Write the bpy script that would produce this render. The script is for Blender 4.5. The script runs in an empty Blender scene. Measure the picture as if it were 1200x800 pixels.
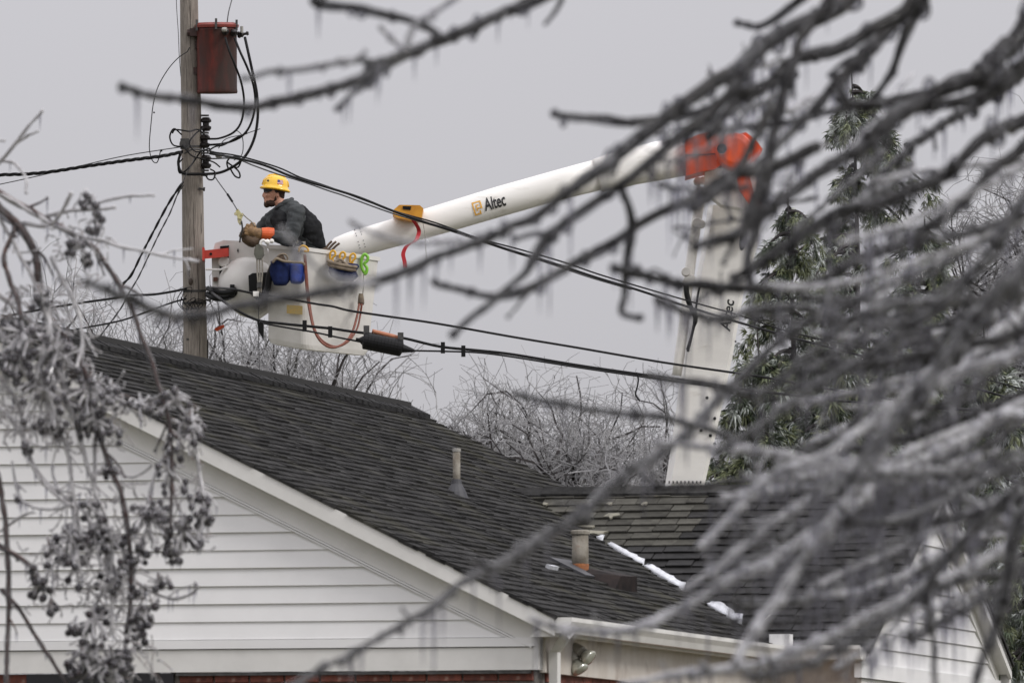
import bpy, bmesh, math, random
from mathutils import Vector, Matrix, noise
R = random.Random(11)
rad = math.radians
sc = bpy.context.scene

# ------------------------------------------------------------------ camera
F = 10000.0          # focal length in photograph pixels (300 mm on a 36 mm sensor, 1200 px wide)
EYE = Vector((0, 0, 1.6))
PITCH = 0.0663
cd = bpy.data.cameras.new("camera"); cam = bpy.data.objects.new("camera", cd)
sc.collection.objects.link(cam); sc.camera = cam
cam.location = EYE; cam.rotation_euler = (math.pi/2 + PITCH, 0, 0)
cd.lens = 300; cd.sensor_width = 36; cd.clip_start = 0.5; cd.clip_end = 6000
cd.dof.use_dof = True; cd.dof.focus_distance = 80; cd.dof.aperture_fstop = 16

# ------------------------------------------------------------------ light
SUN_EL, SUN_AZ = rad(38), math.atan2(-0.55, 0.8)
w = bpy.data.worlds.new("World"); sc.world = w; w.use_nodes = True
nt = w.node_tree; N = nt.nodes; L = nt.links
bg = N['Background']; bg.inputs['Strength'].default_value = 0.10
sky = N.new('ShaderNodeTexSky'); sky.sky_type = 'NISHITA'; sky.sun_disc = False
sky.sun_elevation = SUN_EL; sky.sun_rotation = math.pi/2 - SUN_AZ
tc = N.new('ShaderNodeTexCoord'); sx = N.new('ShaderNodeSeparateXYZ'); L.new(tc.outputs['Generated'], sx.inputs[0])
mr = N.new('ShaderNodeMapRange'); L.new(sx.outputs['Z'], mr.inputs['Value'])
mr.inputs['From Min'].default_value = 0; mr.inputs['From Max'].default_value = 1
mr.inputs['To Min'].default_value = 4.4; mr.inputs['To Max'].default_value = 19.0
nz = N.new('ShaderNodeTexNoise'); L.new(tc.outputs['Generated'], nz.inputs['Vector']); nz.inputs['Scale'].default_value = 5
nzr = N.new('ShaderNodeMapRange'); L.new(nz.outputs['Fac'], nzr.inputs['Value'])
nzr.inputs['To Min'].default_value = 0.95; nzr.inputs['To Max'].default_value = 1.05
mm = N.new('ShaderNodeMath'); mm.operation = 'MULTIPLY'; L.new(mr.outputs[0], mm.inputs[0]); L.new(nzr.outputs[0], mm.inputs[1])
vs = N.new('ShaderNodeVectorMath'); vs.operation = 'SCALE'; vs.inputs[0].default_value = (0.995, 0.975, 1.03); L.new(mm.outputs[0], vs.inputs['Scale'])
mx = N.new('ShaderNodeMix'); mx.data_type = 'RGBA'; mx.inputs['Factor'].default_value = 0.96
L.new(sky.outputs[0], mx.inputs[6]); L.new(vs.outputs[0], mx.inputs[7]); L.new(mx.outputs[2], bg.inputs['Color'])
sl = bpy.data.lights.new("sun", 'SUN'); sl.energy = 1.5; sl.angle = rad(16); sl.color = (1, 0.975, 0.94)
so = bpy.data.objects.new("sun", sl); sc.collection.objects.link(so)
sd = Vector((math.cos(SUN_AZ)*math.cos(SUN_EL), math.sin(SUN_AZ)*math.cos(SUN_EL), math.sin(SUN_EL)))
so.rotation_euler = sd.to_track_quat('Z', 'Y').to_euler(); so.location = sd*50
sc.view_settings.view_transform = 'Standard'; sc.view_settings.look = 'None'
sc.view_settings.exposure = 0; sc.view_settings.gamma = 1
sc.render.engine = 'CYCLES'
sc.cycles.max_bounces = 8; sc.cycles.transmission_bounces = 8; sc.cycles.transparent_max_bounces = 16
sc.cycles.diffuse_bounces = 3; sc.cycles.glossy_bounces = 3
sc.cycles.caustics_reflective = False; sc.cycles.caustics_refractive = False
sc.cycles.use_denoising = True

# ------------------------------------------------------------------ helpers
FWD = Vector((0, math.cos(PITCH), math.sin(PITCH))); UP = Vector((0, -math.sin(PITCH), math.cos(PITCH))); RT = Vector((1, 0, 0))
def at(x, y, D):
    """world point seen at photograph pixel (x, y) at depth D"""
    return EYE + D*(FWD + RT*((x-600)/F) + UP*((400-y)/F))
def catmull(pts, n=4):
    P = [Vector(p) for p in pts]; out = []
    if len(P) < 3:
        return [P[0].lerp(P[-1], i/n) for i in range(n+1)]
    Q = [P[0]*2-P[1]] + P + [P[-1]*2-P[-2]]
    for i in range(1, len(Q)-2):
        a, b, c, d = Q[i-1], Q[i], Q[i+1], Q[i+2]
        for k in range(n):
            t = k/n
            out.append(0.5*((2*b) + (c-a)*t + (2*a-5*b+4*c-d)*t*t + (3*b-a-3*c+d)*t**3))
    out.append(P[-1].copy()); return out
class MB:
    def __init__(s): s.v = []; s.f = []; s.m = []
    def add(s, vs, fs, m=0):
        o = len(s.v); s.v += [tuple(v) for v in vs]
        for f in fs: s.f.append(tuple(i+o for i in f)); s.m.append(m)
    def box(s, a, b, m=0, mat=None):
        (x0, y0, z0), (x1, y1, z1) = a, b
        v = [Vector(p) for p in ((x0,y0,z0),(x1,y0,z0),(x1,y1,z0),(x0,y1,z0),(x0,y0,z1),(x1,y0,z1),(x1,y1,z1),(x0,y1,z1))]
        if mat: v = [mat @ p for p in v]
        s.add(v, [(0,3,2,1),(4,5,6,7),(0,1,5,4),(1,2,6,5),(2,3,7,6),(3,0,4,7)], m)
    def hexa(s, v8, m=0):
        s.add(v8, [(0,3,2,1),(4,5,6,7),(0,1,5,4),(1,2,6,5),(2,3,7,6),(3,0,4,7)], m)
    def tube(s, pts, r, sides=6, m=0, cap=True):
        n = len(pts); rr = r if hasattr(r, '__len__') else [r]*n
        pts = [Vector(p) for p in pts]; ref = None; o = len(s.v)
        for i in range(n):
            d = (pts[min(i+1, n-1)] - pts[max(i-1, 0)])
            if d.length < 1e-9: d = Vector((0,0,1))
            d.normalize()
            if ref is None: ref = Vector((0,0,1)) if abs(d.z) < 0.9 else Vector((1,0,0))
            u = (ref - d*ref.dot(d))
            if u.length < 1e-6: u = d.orthogonal()
            u.normalize(); ref = u; w_ = d.cross(u)
            for k in range(sides):
                a = 2*math.pi*k/sides
                s.v.append(tuple(pts[i] + (u*math.cos(a) + w_*math.sin(a))*rr[i]))
        for i in range(n-1):
            for k in range(sides):
                k2 = (k+1) % sides
                s.f.append((o+i*sides+k, o+i*sides+k2, o+(i+1)*sides+k2, o+(i+1)*sides+k)); s.m.append(m)
        if cap:
            s.f.append(tuple(o+k for k in range(sides))[::-1]); s.m.append(m)
            s.f.append(tuple(o+(n-1)*sides+k for k in range(sides))); s.m.append(m)
    def lathe(s, base, axis, prof, sides=16, m=0):
        """prof: list of (distance along axis, radius)"""
        ax = Vector(axis).normalized(); u = ax.orthogonal().normalized(); w_ = ax.cross(u); o = len(s.v)
        for t, r in prof:
            for k in range(sides):
                a = 2*math.pi*k/sides
                s.v.append(tuple(Vector(base) + ax*t + (u*math.cos(a) + w_*math.sin(a))*r))
        for i in range(len(prof)-1):
            for k in range(sides):
                k2 = (k+1) % sides
                s.f.append((o+i*sides+k, o+i*sides+k2, o+(i+1)*sides+k2, o+(i+1)*sides+k)); s.m.append(m)
        s.f.append(tuple(o+k for k in range(sides))[::-1]); s.m.append(m)
        s.f.append(tuple(o+(len(prof)-1)*sides+k for k in range(sides))); s.m.append(m)
    def ball(s, c, r, seg=8, rings=6, m=0, scale=(1,1,1)):
        o = len(s.v); c = Vector(c)
        s.v.append(tuple(c+Vector((0,0,r*scale[2]))))
        for i in range(1, rings):
            t = math.pi*i/rings
            for k in range(seg):
                a = 2*math.pi*k/seg
                s.v.append(tuple(c+Vector((r*math.sin(t)*math.cos(a)*scale[0], r*math.sin(t)*math.sin(a)*scale[1], r*math.cos(t)*scale[2]))))
        s.v.append(tuple(c-Vector((0,0,r*scale[2])))); e = len(s.v)-1
        for k in range(seg):
            k2 = (k+1) % seg
            s.f.append((o, o+1+k, o+1+k2)); s.m.append(m)
            s.f.append((e, o+1+(rings-2)*seg+k2, o+1+(rings-2)*seg+k)); s.m.append(m)
            for i in range(rings-2):
                a = o+1+i*seg; b = a+seg
                s.f.append((a+k, b+k, b+k2, a+k2)); s.m.append(m)
    def slab(s, outline, back, m=0):
        """outline: coplanar-ish points, back: vector giving the depth"""
        n = len(outline); o = [Vector(p) for p in outline]; b = [p+Vector(back) for p in o]
        s.add(o+b, [tuple(range(n)), tuple(range(n, 2*n))[::-1]] + [(i, i+n, (i+1) % n + n, (i+1) % n) for i in range(n)], m)
XF = {}
def mesh(name, mb, mats, smooth=False):
    me = bpy.data.meshes.new(name); me.from_pydata(mb.v, [], mb.f)
    for m in (mats if isinstance(mats, (list, tuple)) else [mats]): me.materials.append(m)
    if any(mb.m): me.polygons.foreach_set('material_index', mb.m)
    if smooth: me.polygons.foreach_set('use_smooth', [True]*len(mb.f))
    me.update(); return me
def obj(name, mb, mats, parent=None, smooth=False, local=False, label=None, cat=None, group=None, kind=None, origin=None):
    if parent is not None and not local:
        inv = XF[parent.name].inverted(); mb.v = [tuple(inv @ Vector(v)) for v in mb.v]
    if parent is None and origin is not None:
        o_ = Vector(origin); mb.v = [tuple(Vector(v)-o_) for v in mb.v]
    me = mesh(name, mb, mats, smooth); o = bpy.data.objects.new(name, me); sc.collection.objects.link(o)
    if parent is not None: o.parent = parent; XF[o.name] = XF[parent.name]
    else:
        if origin is not None: o.location = origin
        XF[o.name] = Matrix.Translation(Vector(origin) if origin is not None else Vector())
    tag(o, label, cat, group, kind); return o
def inst(name, me, parent, M_local):
    o = bpy.data.objects.new(name, me); sc.collection.objects.link(o); o.parent = parent
    o.matrix_local = M_local; return o
def tag(o, label=None, cat=None, group=None, kind=None):
    if label: o['label'] = label
    if cat: o['category'] = cat
    if group: o['group'] = group
    if kind: o['kind'] = kind
def thing(name, label, cat, loc, rz=0, group=None):
    o = bpy.data.objects.new(name, None); sc.collection.objects.link(o); o.empty_display_size = 0.2
    o.location = loc; o.rotation_euler = (0, 0, rz)
    XF[o.name] = Matrix.Translation(Vector(loc)) @ Matrix.Rotation(rz, 4, 'Z')
    tag(o, label, cat, group); return o

def material(name, c1, c2=None, rough=0.6, scale=8, bump=0.0, bscale=40, metallic=0, spec=0.5, stretch=(1,1,1),
             rnd=0.0, detail=6, ramp=(0.35, 0.65), c3=None, s3=3, r3=(0.55, 0.7), coat=0):
    m = bpy.data.materials.new(name); m.use_nodes = True; n = m.node_tree.nodes; l = m.node_tree.links
    b = n['Principled BSDF']; b.inputs['Roughness'].default_value = rough; b.inputs['Metallic'].default_value = metallic
    b.inputs['Specular IOR Level'].default_value = spec; b.inputs['Coat Weight'].default_value = coat
    tcn = n.new('ShaderNodeTexCoord'); mp = n.new('ShaderNodeMapping'); mp.inputs['Scale'].default_value = stretch
    l.new(tcn.outputs['Object'], mp.inputs[0])
    def nse(s, d=detail):
        t = n.new('ShaderNodeTexNoise'); t.inputs['Scale'].default_value = s; t.inputs['Detail'].default_value = d
        t.inputs['Roughness'].default_value = 0.6; l.new(mp.outputs[0], t.inputs['Vector']); return t.outputs['Fac']
    def mapr(src, a, b_, lo=0, hi=1):
        r = n.new('ShaderNodeMapRange'); r.inputs['From Min'].default_value = a; r.inputs['From Max'].default_value = b_
        r.inputs['To Min'].default_value = lo; r.inputs['To Max'].default_value = hi; l.new(src, r.inputs['Value']); return r.outputs[0]
    def mix(f, A, B, mode='MIX'):
        x = n.new('ShaderNodeMix'); x.data_type = 'RGBA'; x.blend_type = mode
        if isinstance(f, float): x.inputs[0].default_value = f
        else: l.new(f, x.inputs[0])
        for i, q in ((6, A), (7, B)):
            if isinstance(q, tuple): x.inputs[i].default_value = (*q, 1)
            else: l.new(q, x.inputs[i])
        return x.outputs[2]
    c2 = c2 or tuple(v*0.8 for v in c1)
    col = mix(mapr(nse(scale), *ramp), c1, c2)
    if c3: col = mix(mapr(nse(s3, 8), *r3), col, c3)
    if rnd:
        g = n.new('ShaderNodeNewGeometry'); oi = n.new('ShaderNodeObjectInfo')
        a = n.new('ShaderNodeMath'); a.operation = 'ADD'; l.new(g.outputs['Random Per Island'], a.inputs[0]); l.new(oi.outputs['Random'], a.inputs[1])
        fr = n.new('ShaderNodeMath'); fr.operation = 'FRACT'; l.new(a.outputs[0], fr.inputs[0])
        v = mapr(fr.outputs[0], 0, 1, 1-rnd, 1+rnd)
        h = n.new('ShaderNodeVectorMath'); h.operation = 'SCALE'; l.new(col, h.inputs[0]); l.new(v, h.inputs['Scale']); col = h.outputs[0]
    l.new(col, b.inputs['Base Color'])
    if bump:
        bp = n.new('ShaderNodeBump'); bp.inputs['Strength'].default_value = bump; bp.inputs['Distance'].default_value = 0.01
        l.new(nse(bscale), bp.inputs['Height']); l.new(bp.outputs[0], b.inputs['Normal'])
    return m
def ice_material(name, body, mixf, rough=0.12, tint=(0.86, 0.86, 0.9)):
    """clear ice with trapped milky frost: a see-through tint in place of refraction, plus a little diffuse body"""
    m = bpy.data.materials.new(name); m.use_nodes = True; n = m.node_tree.nodes; l = m.node_tree.links
    for x in list(n): n.remove(x)
    out = n.new('ShaderNodeOutputMaterial'); tr = n.new('ShaderNodeBsdfTransparent'); tr.inputs[0].default_value = (*tint, 1)  # tint colour darkens what shows through, as refraction would
    pb = n.new('ShaderNodeBsdfPrincipled'); pb.inputs['Base Color'].default_value = (*body, 1); pb.inputs['Roughness'].default_value = rough
    pb.inputs['Specular IOR Level'].default_value = 0.6
    mxs = n.new('ShaderNodeMixShader')
    tcn = n.new('ShaderNodeTexCoord'); t = n.new('ShaderNodeTexNoise'); t.inputs['Scale'].default_value = 35; l.new(tcn.outputs['Object'], t.inputs['Vector'])
    fr = n.new('ShaderNodeFresnel'); fr.inputs['IOR'].default_value = 1.31
    mp = n.new('ShaderNodeMapRange'); mp.inputs['From Min'].default_value = 0.3; mp.inputs['From Max'].default_value = 0.7
    mp.inputs['To Min'].default_value = max(0, mixf-0.15); mp.inputs['To Max'].default_value = mixf+0.15; l.new(t.outputs['Fac'], mp.inputs['Value'])
    ad = n.new('ShaderNodeMath'); ad.operation = 'ADD'; ad.use_clamp = True; l.new(mp.outputs[0], ad.inputs[0]); l.new(fr.outputs[0], ad.inputs[1])
    l.new(ad.outputs[0], mxs.inputs[0]); l.new(tr.outputs[0], mxs.inputs[1]); l.new(pb.outputs[0], mxs.inputs[2]); l.new(mxs.outputs[0], out.inputs[0])
    return m

WHITE = material('white_vinyl', (0.76, 0.755, 0.745), (0.71, 0.705, 0.695), 0.55, 3, 0.05, 60, c3=(0.50, 0.46, 0.42), s3=2.2, r3=(0.66, 0.9))
WHITE2 = material('white_painted_wood', (0.70, 0.69, 0.66), (0.62, 0.61, 0.58), 0.55, 4, 0.05, 50, c3=(0.40, 0.36, 0.31), s3=5, r3=(0.66, 0.85))
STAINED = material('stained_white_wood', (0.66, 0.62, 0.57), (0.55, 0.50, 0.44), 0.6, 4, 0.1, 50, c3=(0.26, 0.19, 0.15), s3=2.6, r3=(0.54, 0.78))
SHINGLE = material('asphalt_shingle', (0.043, 0.042, 0.041), (0.019, 0.0187, 0.018), 0.95, 14, 0.5, 260, spec=0.12, rnd=0.32, c3=(0.054, 0.052, 0.038), s3=1.6, r3=(0.5, 0.72))
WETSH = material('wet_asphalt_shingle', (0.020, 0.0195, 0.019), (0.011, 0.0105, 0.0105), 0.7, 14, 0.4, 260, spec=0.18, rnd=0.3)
MOSSY = material('weathered_shingle', (0.085, 0.082, 0.070), (0.045, 0.043, 0.037), 0.95, 10, 0.5, 260, spec=0.12, rnd=0.35, c3=(0.28, 0.26, 0.20), s3=5, r3=(0.62, 0.7))
FELT = material('dark_roof_deck', (0.022, 0.021, 0.02), None, 0.9)
BRICK = material('red_brick', (0.25, 0.072, 0.045), (0.12, 0.042, 0.032), 0.85, 22, 0.5, 150, rnd=0.35, c3=(0.32, 0.22, 0.18), s3=14, r3=(0.62, 0.75))
MORTAR = material('mortar', (0.20, 0.18, 0.16), (0.13, 0.12, 0.11), 0.95, 30, 0.4, 200)
SNOW = material('old_snow', (0.70, 0.72, 0.75), (0.52, 0.53, 0.56), 0.5, 20, 0.6, 60)
GALV = material('galvanised_steel', (0.42, 0.41, 0.38), (0.26, 0.25, 0.22), 0.5, 12, 0.2, 60, metallic=0.3)
RUSTPIPE = material('rusted_vent_pipe', (0.27, 0.25, 0.21), (0.15, 0.13, 0.10), 0.75, 14, 0.4, 80, c3=(0.20, 0.10, 0.05), s3=9, r3=(0.62, 0.75))
RUST = material('orange_rust', (0.36, 0.13, 0.04), (0.20, 0.09, 0.05), 0.85, 20, 0.5, 80)
LEAD = material('lead_flashing', (0.055, 0.055, 0.06), (0.035, 0.035, 0.04), 0.6, 10)
GLASSDARK = material('dark_window_glass', (0.012, 0.012, 0.014), None, 0.12)
POLEWOOD = material('weathered_pole_wood', (0.33, 0.295, 0.255), (0.17, 0.148, 0.125), 0.9, 9, 0.8, 40, stretch=(9, 9, 0.35), c3=(0.045, 0.036, 0.03), s3=16, r3=(0.62, 0.72))
TRANSRED = material('red_rusty_transformer_paint', (0.135, 0.020, 0.013), (0.050, 0.015, 0.012), 0.55, 5, 0.2, 60, stretch=(2.4, 2.4, 0.7), c3=(0.040, 0.024, 0.020), s3=1.6, r3=(0.38, 0.62), spec=0.3)
LIDRED = material('faded_red_lid_paint', (0.24, 0.035, 0.025), (0.15, 0.03, 0.022), 0.5, 12)
BLACKR = material('black_cable_rubber', (0.009, 0.009, 0.0095), None, 0.55, 20, spec=0.2)
GREYW = material('grey_bare_wire', (0.10, 0.10, 0.105), (0.05, 0.05, 0.05), 0.45, 60, metallic=0.4)
PORC = material('dark_glazed_porcelain', (0.015, 0.012, 0.011), None, 0.3, spec=0.3)
STEEL = material('dull_hardware_steel', (0.09, 0.088, 0.085), (0.045, 0.044, 0.042), 0.55, 30, metallic=0.4)
BOOMW = material('white_fibreglass', (0.82, 0.80, 0.76), (0.75, 0.73, 0.69), 0.32, 3, 0, c3=(0.46, 0.42, 0.35), s3=5, r3=(0.60, 0.85), stretch=(0.5, 1, 2.2))
BUCKW = material('white_bucket_fibreglass', (0.70, 0.68, 0.64), (0.60, 0.58, 0.54), 0.4, 4, 0.05, 30, c3=(0.50, 0.46, 0.42), s3=4, r3=(0.66, 0.9))
ORANGE = material('orange_safety_paint', (0.72, 0.085, 0.012), (0.60, 0.065, 0.01), 0.4, 5, c3=(0.25, 0.03, 0.01), s3=5, r3=(0.64, 0.8))
REDP = material('red_arm_paint', (0.50, 0.045, 0.028), (0.40, 0.04, 0.025), 0.45, 8)
YEL = material('yellow_plastic', (0.75, 0.42, 0.03), (0.62, 0.33, 0.02), 0.4, 8)
YELBOX = material('amber_boom_pad', (0.70, 0.33, 0.03), (0.52, 0.22, 0.02), 0.5, 8)
HAT = material('yellow_hard_hat_plastic', (0.84, 0.50, 0.02), (0.80, 0.46, 0.02), 0.22, 8, coat=0.4)
GREEN = material('lime_green_plastic', (0.22, 0.55, 0.05), None, 0.4)
CANVASB = material('navy_canvas', (0.016, 0.026, 0.095), (0.008, 0.013, 0.045), 0.9, 12, 0.3, 60, spec=0.15)
BLUE = material('bright_blue_bucket', (0.012, 0.055, 0.36), (0.008, 0.03, 0.20), 0.6, 14, 0.3, 40)
CANVAST = material('tan_canvas', (0.25, 0.20, 0.14), (0.14, 0.11, 0.08), 0.85, 16, 0.3, 60)
HOSE = material('reddish_brown_hose', (0.22, 0.065, 0.035), (0.14, 0.04, 0.025), 0.5, 30)
STRAP = material('red_strap', (0.50, 0.02, 0.03), None, 0.7)
BLACK = material('black_plastic', (0.008, 0.008, 0.0085), None, 0.5, spec=0.2)
PRINTK = material('black_decal', (0.015, 0.015, 0.016), None, 0.4)
PRINTY = material('amber_decal', (0.72, 0.38, 0.05), None, 0.4)
SKIN = material('skin', (0.58, 0.31, 0.22), (0.50, 0.25, 0.17), 0.55, 20, 0.1, 80)
BEARD = material('brown_beard', (0.06, 0.030, 0.018), (0.035, 0.018, 0.012), 0.9, 60, 0.6, 200)
JACKET = material('charcoal_work_jacket', (0.075, 0.080, 0.082), (0.045, 0.049, 0.051), 0.9, 10, 0.6, 30, spec=0.15)
VEST = material('black_vest_harness', (0.014, 0.014, 0.016), (0.026, 0.027, 0.028), 0.9, 10, 0.4, 40, spec=0.1)
TROUS = material('dark_work_trousers', (0.02, 0.022, 0.03), None, 0.9, 12)
GLOVE = material('tan_leather_glove', (0.36, 0.22, 0.10), (0.17, 0.10, 0.05), 0.7, 16, 0.5, 60)
GLOVE2 = material('dark_leather_glove', (0.13, 0.085, 0.05), (0.07, 0.045, 0.03), 0.7, 16, 0.5, 60)
CUFF = material('orange_rubber_cuff', (0.72, 0.12, 0.025), None, 0.5, 12)
BARK = material('dark_wet_bark', (0.024, 0.022, 0.020), (0.010, 0.009, 0.0085), 0.6, 30, 0.5, 90, spec=0.25)
BARKRED = material('reddish_brown_bark', (0.13, 0.072, 0.058), (0.065, 0.038, 0.032), 0.6, 30, 0.4, 90)
FARBARK = material('far_grey_bark', (0.06, 0.054, 0.053), (0.030, 0.027, 0.026), 0.9, 3, spec=0.1)
FARTWIG = material('iced_grey_twig', (0.25, 0.246, 0.248), (0.145, 0.142, 0.142), 0.5, 3, rnd=0.25)
NEED1 = material('dark_evergreen_needles', (0.055, 0.075, 0.038), (0.028, 0.042, 0.022), 0.6, 2, rnd=0.4)
NEED2 = material('olive_evergreen_needles', (0.20, 0.22, 0.115), (0.12, 0.14, 0.07), 0.5, 2, rnd=0.4)
NEED3 = material('iced_evergreen_needles', (0.42, 0.44, 0.42), (0.30, 0.33, 0.29), 0.3, 2, rnd=0.3)
BERRY = material('black_winter_berry', (0.012, 0.008, 0.010), (0.03, 0.012, 0.012), 0.25, 30)
ICE = ice_material('clear_ice', (0.26, 0.258, 0.26), 0.15, rough=0.05, tint=(0.84, 0.84, 0.86))
ICEL = ice_material('milky_glint_ice', (0.78, 0.775, 0.79), 0.24, rough=0.06)  # frosty ice; its pale body colour also stands in for bright glints
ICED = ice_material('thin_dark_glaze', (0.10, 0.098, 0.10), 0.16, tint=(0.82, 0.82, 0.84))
ICICLE = ice_material('thin_clear_ice', (0.26, 0.255, 0.27), 0.20)
BERRYICE = ice_material('berry_glaze_ice', (0.30, 0.30, 0.32), 0.12, tint=(0.95,0.95,0.96))
ICE2 = ice_material('frosted_ice', (0.66, 0.65, 0.655), 0.56)
ROPE = material('weathered_rope', (0.30, 0.28, 0.24), (0.2, 0.18, 0.15), 0.8, 60)
TAPE = material('copper_orange_tape', (0.42, 0.16, 0.08), None, 0.6)
TYRE = material('tyre_rubber', (0.02, 0.02, 0.02), None, 0.8)
GRASS = material('winter_grass', (0.075, 0.078, 0.045), (0.13, 0.12, 0.09), 0.95, 0.6, 0.5, 8, c3=(0.5, 0.52, 0.55), s3=0.25, r3=(0.58, 0.66))
LENS = material('floodlight_glass', (0.62, 0.63, 0.56), (0.42, 0.42, 0.36), 0.08, 30, metallic=0.5)

# ------------------------------------------------------------------ ground
g = MB(); n_ = 40; S_ = 3000
for j in range(n_+1):
    for i in range(n_+1):
        g.v.append((-S_+2*S_*i/n_, -600+4200*j/n_, 0))
for j in range(n_):
    for i in range(n_):
        a = j*(n_+1)+i; g.f.append((a, a+1, a+n_+2, a+n_+1)); g.m.append(0)
obj('ground', g, GRASS, kind='structure')

# ------------------------------------------------------------------ house
TH = 0.2574; OX, OZ = 0.2387, 3.2458; A_, M_, L_ = 3.6081, 0.4906, 10.1332; LC, AW, WX = 5.457, 2.2149, 0.6269
house = thing('brick_house', 'single-storey red brick house with white vinyl siding gable and dark shingle roof', 'house', (OX, 48, 0), -TH)
RZ = OZ + A_*M_; WRZ = OZ + AW*M_; WRY = LC + AW
OH, EO = 0.13, 0.12            # rake overhang, eave overhang
def hobj(name, mb, mats, **k): return obj(name, mb, mats, parent=house, local=True, **k)
SL = math.sqrt(1+M_*M_)
def roofz(x): return OZ + (-x if x > -A_ else x+2*A_)*M_
# decks
d = MB()
T = 0.045
def deck(pts):           # pts on the roof surface, counter clockwise from above
    d.slab([Vector(p)-Vector((0,0,0.018)) for p in pts][::-1], (0, 0, -T))
deck([(0,0,OZ),(0,LC,OZ),(-AW,LC+AW,WRZ),(-A_,LC+AW,RZ),(-A_,0,RZ)])
deck([(-A_,LC+AW,RZ),(-AW,LC+AW,WRZ),(0,LC+2*AW,OZ),(0,L_,OZ),(-A_,L_,RZ)])
deck([(-A_,0,RZ),(-A_,L_,RZ),(-2*A_,L_,OZ),(-2*A_,0,OZ)])
deck([(0,LC,OZ),(WX,LC,OZ),(WX,WRY,WRZ),(-AW,WRY,WRZ)])
deck([(-AW,WRY,WRZ),(WX,WRY,WRZ),(WX,LC+2*AW,OZ),(0,LC+2*AW,OZ)])
roof = hobj('roof', d, FELT)
# shingles
EXP = 0.09; single = []; many = MB(); manywet = MB(); manymoss = MB()
SLMAX = [99.0]
def slope_frame(o, along, up):   # local origin, unit along, unit up-slope
    nrm = Vector(along).cross(Vector(up)).normalized()
    if nrm.z < 0: nrm = -nrm
    return Vector(o), Vector(along), Vector(up), nrm
def shingle_box(fr, t, s, wd, th, lift):
    o, al, up, nr = fr
    gap = 0.002; ln = min(EXP*1.12, SLMAX[0]-s)
    a0, a1 = t+gap, t+wd-gap
    P = lambda a, b, h: o+al*a+up*b+nr*h
    # front butt thick, back tucked thin
    return [P(a0,s,-0.016), P(a1,s,-0.016), P(a1,s+ln,-0.016), P(a0,s+ln,-0.016), P(a0,s,th+lift), P(a1,s,th+lift), P(a1,s+ln,-0.004+lift), P(a0,s+ln,-0.004+lift)]
fr_main = slope_frame((0,0,OZ), (0,1,0), (-1/SL,0,M_/SL))
fr_wing = slope_frame((-AW-0.2,LC,OZ), (1,0,0), (0,1/SL,M_/SL))
fr_back = slope_frame((-2*A_,0,OZ), (0,1,0), (1/SL,0,M_/SL))
fr_wback = slope_frame((-AW-0.2,LC+2*AW,OZ), (1,0,0), (0,-1/SL,M_/SL))
def cover(fr, length, slen, inside, wmin, wmax, kindf):
    s = -0.02; row = 0; SLMAX[0] = slen
    while s < slen-0.02:
        t = -R.random()*wmax
        while t < length:
            wd = R.uniform(wmin, wmax)
            a, b = max(t, -0.015), min(t+wd, length+0.015)
            if b-a > 0.02:
                c = fr[0]+fr[1]*((a+b)/2)+fr[2]*(s+EXP/2)
                if inside(c):
                    hx = shingle_box(fr, a, s, b-a, R.choice((0.004, 0.005, 0.008, 0.011)), R.random()*0.002)
                    kindf(hx, c, fr, a, s, b-a)
            t += wd
        s += EXP; row += 1
def ins_main(c):
    x, y = c.x, c.y
    if x > -AW: return not (y > LC-x-0.02 and y < LC+2*AW+x+0.02)
    return True
cand = []
def k_main(hx, c, fr, a, s, wd):
    cand.append((0 if True else 1, hx, c, fr, a, s, wd))
cover(fr_main, L_, A_*SL, ins_main, 0.10, 0.26, k_main)
EXP = 0.112
def ins_wing(c): return c.x > -(c.y-LC)+0.0
candw = []
cover(fr_wing, AW+0.2+WX, AW*SL, ins_wing, 0.11, 0.20, lambda *q: candw.append(q))
# the nearest / largest pieces become single objects (wing face, then the lowest main courses)
SH_ME = {}
def single_shingle(hx, fr, a, s, wd, mat):
    wq = round(wd, 2); key = (wq, mat.name)
    if key not in SH_ME:
        b = MB(); b.hexa([tuple(Vector(v)) for v in shingle_box(slope_frame((0,0,0),(1,0,0),(0,1,0)), 0, 0, wq, 0.010, 0)])
        SH_ME[key] = mesh('shingle', b, mat)
    o, al, up, nr = fr
    up2 = nr.cross(al)
    if up2.dot(up) < 0: al = -al; up2 = nr.cross(al); p = o+fr[1]*(a+wd)+up*s
    else: p = o+al*a+up*s
    Mx = Matrix((( al.x, up2.x, nr.x, p.x),( al.y, up2.y, nr.y, p.y),( al.z, up2.z, nr.z, p.z),(0,0,0,1)))
    Mx = Mx @ Matrix.Translation((0,0,R.uniform(-0.006,0.002)))
    inst('shingle', SH_ME[key], roof, Mx)
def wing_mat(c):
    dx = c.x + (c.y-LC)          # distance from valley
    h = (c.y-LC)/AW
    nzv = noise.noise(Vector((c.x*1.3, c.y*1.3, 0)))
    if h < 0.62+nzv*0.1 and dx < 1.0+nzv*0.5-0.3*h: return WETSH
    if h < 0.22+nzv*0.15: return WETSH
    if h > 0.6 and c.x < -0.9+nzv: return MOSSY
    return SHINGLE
nS = 0
for hx, c, fr, a, s, wd in candw:
    m_ = wing_mat(c)
    if nS < 215 and c.x > -1.9: single_shingle(hx, fr, a, s, wd, m_); nS += 1
    else: (manywet if m_ is WETSH else manymoss if m_ is MOSSY else many).hexa(hx)
cand.sort(key=lambda q: q[2].y*1.0)
low = [q for q in cand if q[2].y < 3.0 and q[2].x > -0.9][:84]; lows = set(map(id, low))
for q in cand:
    if id(q) in lows: single_shingle(q[1], q[3], q[4], q[5], q[6], SHINGLE)
    else: many.hexa(q[1])
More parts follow.
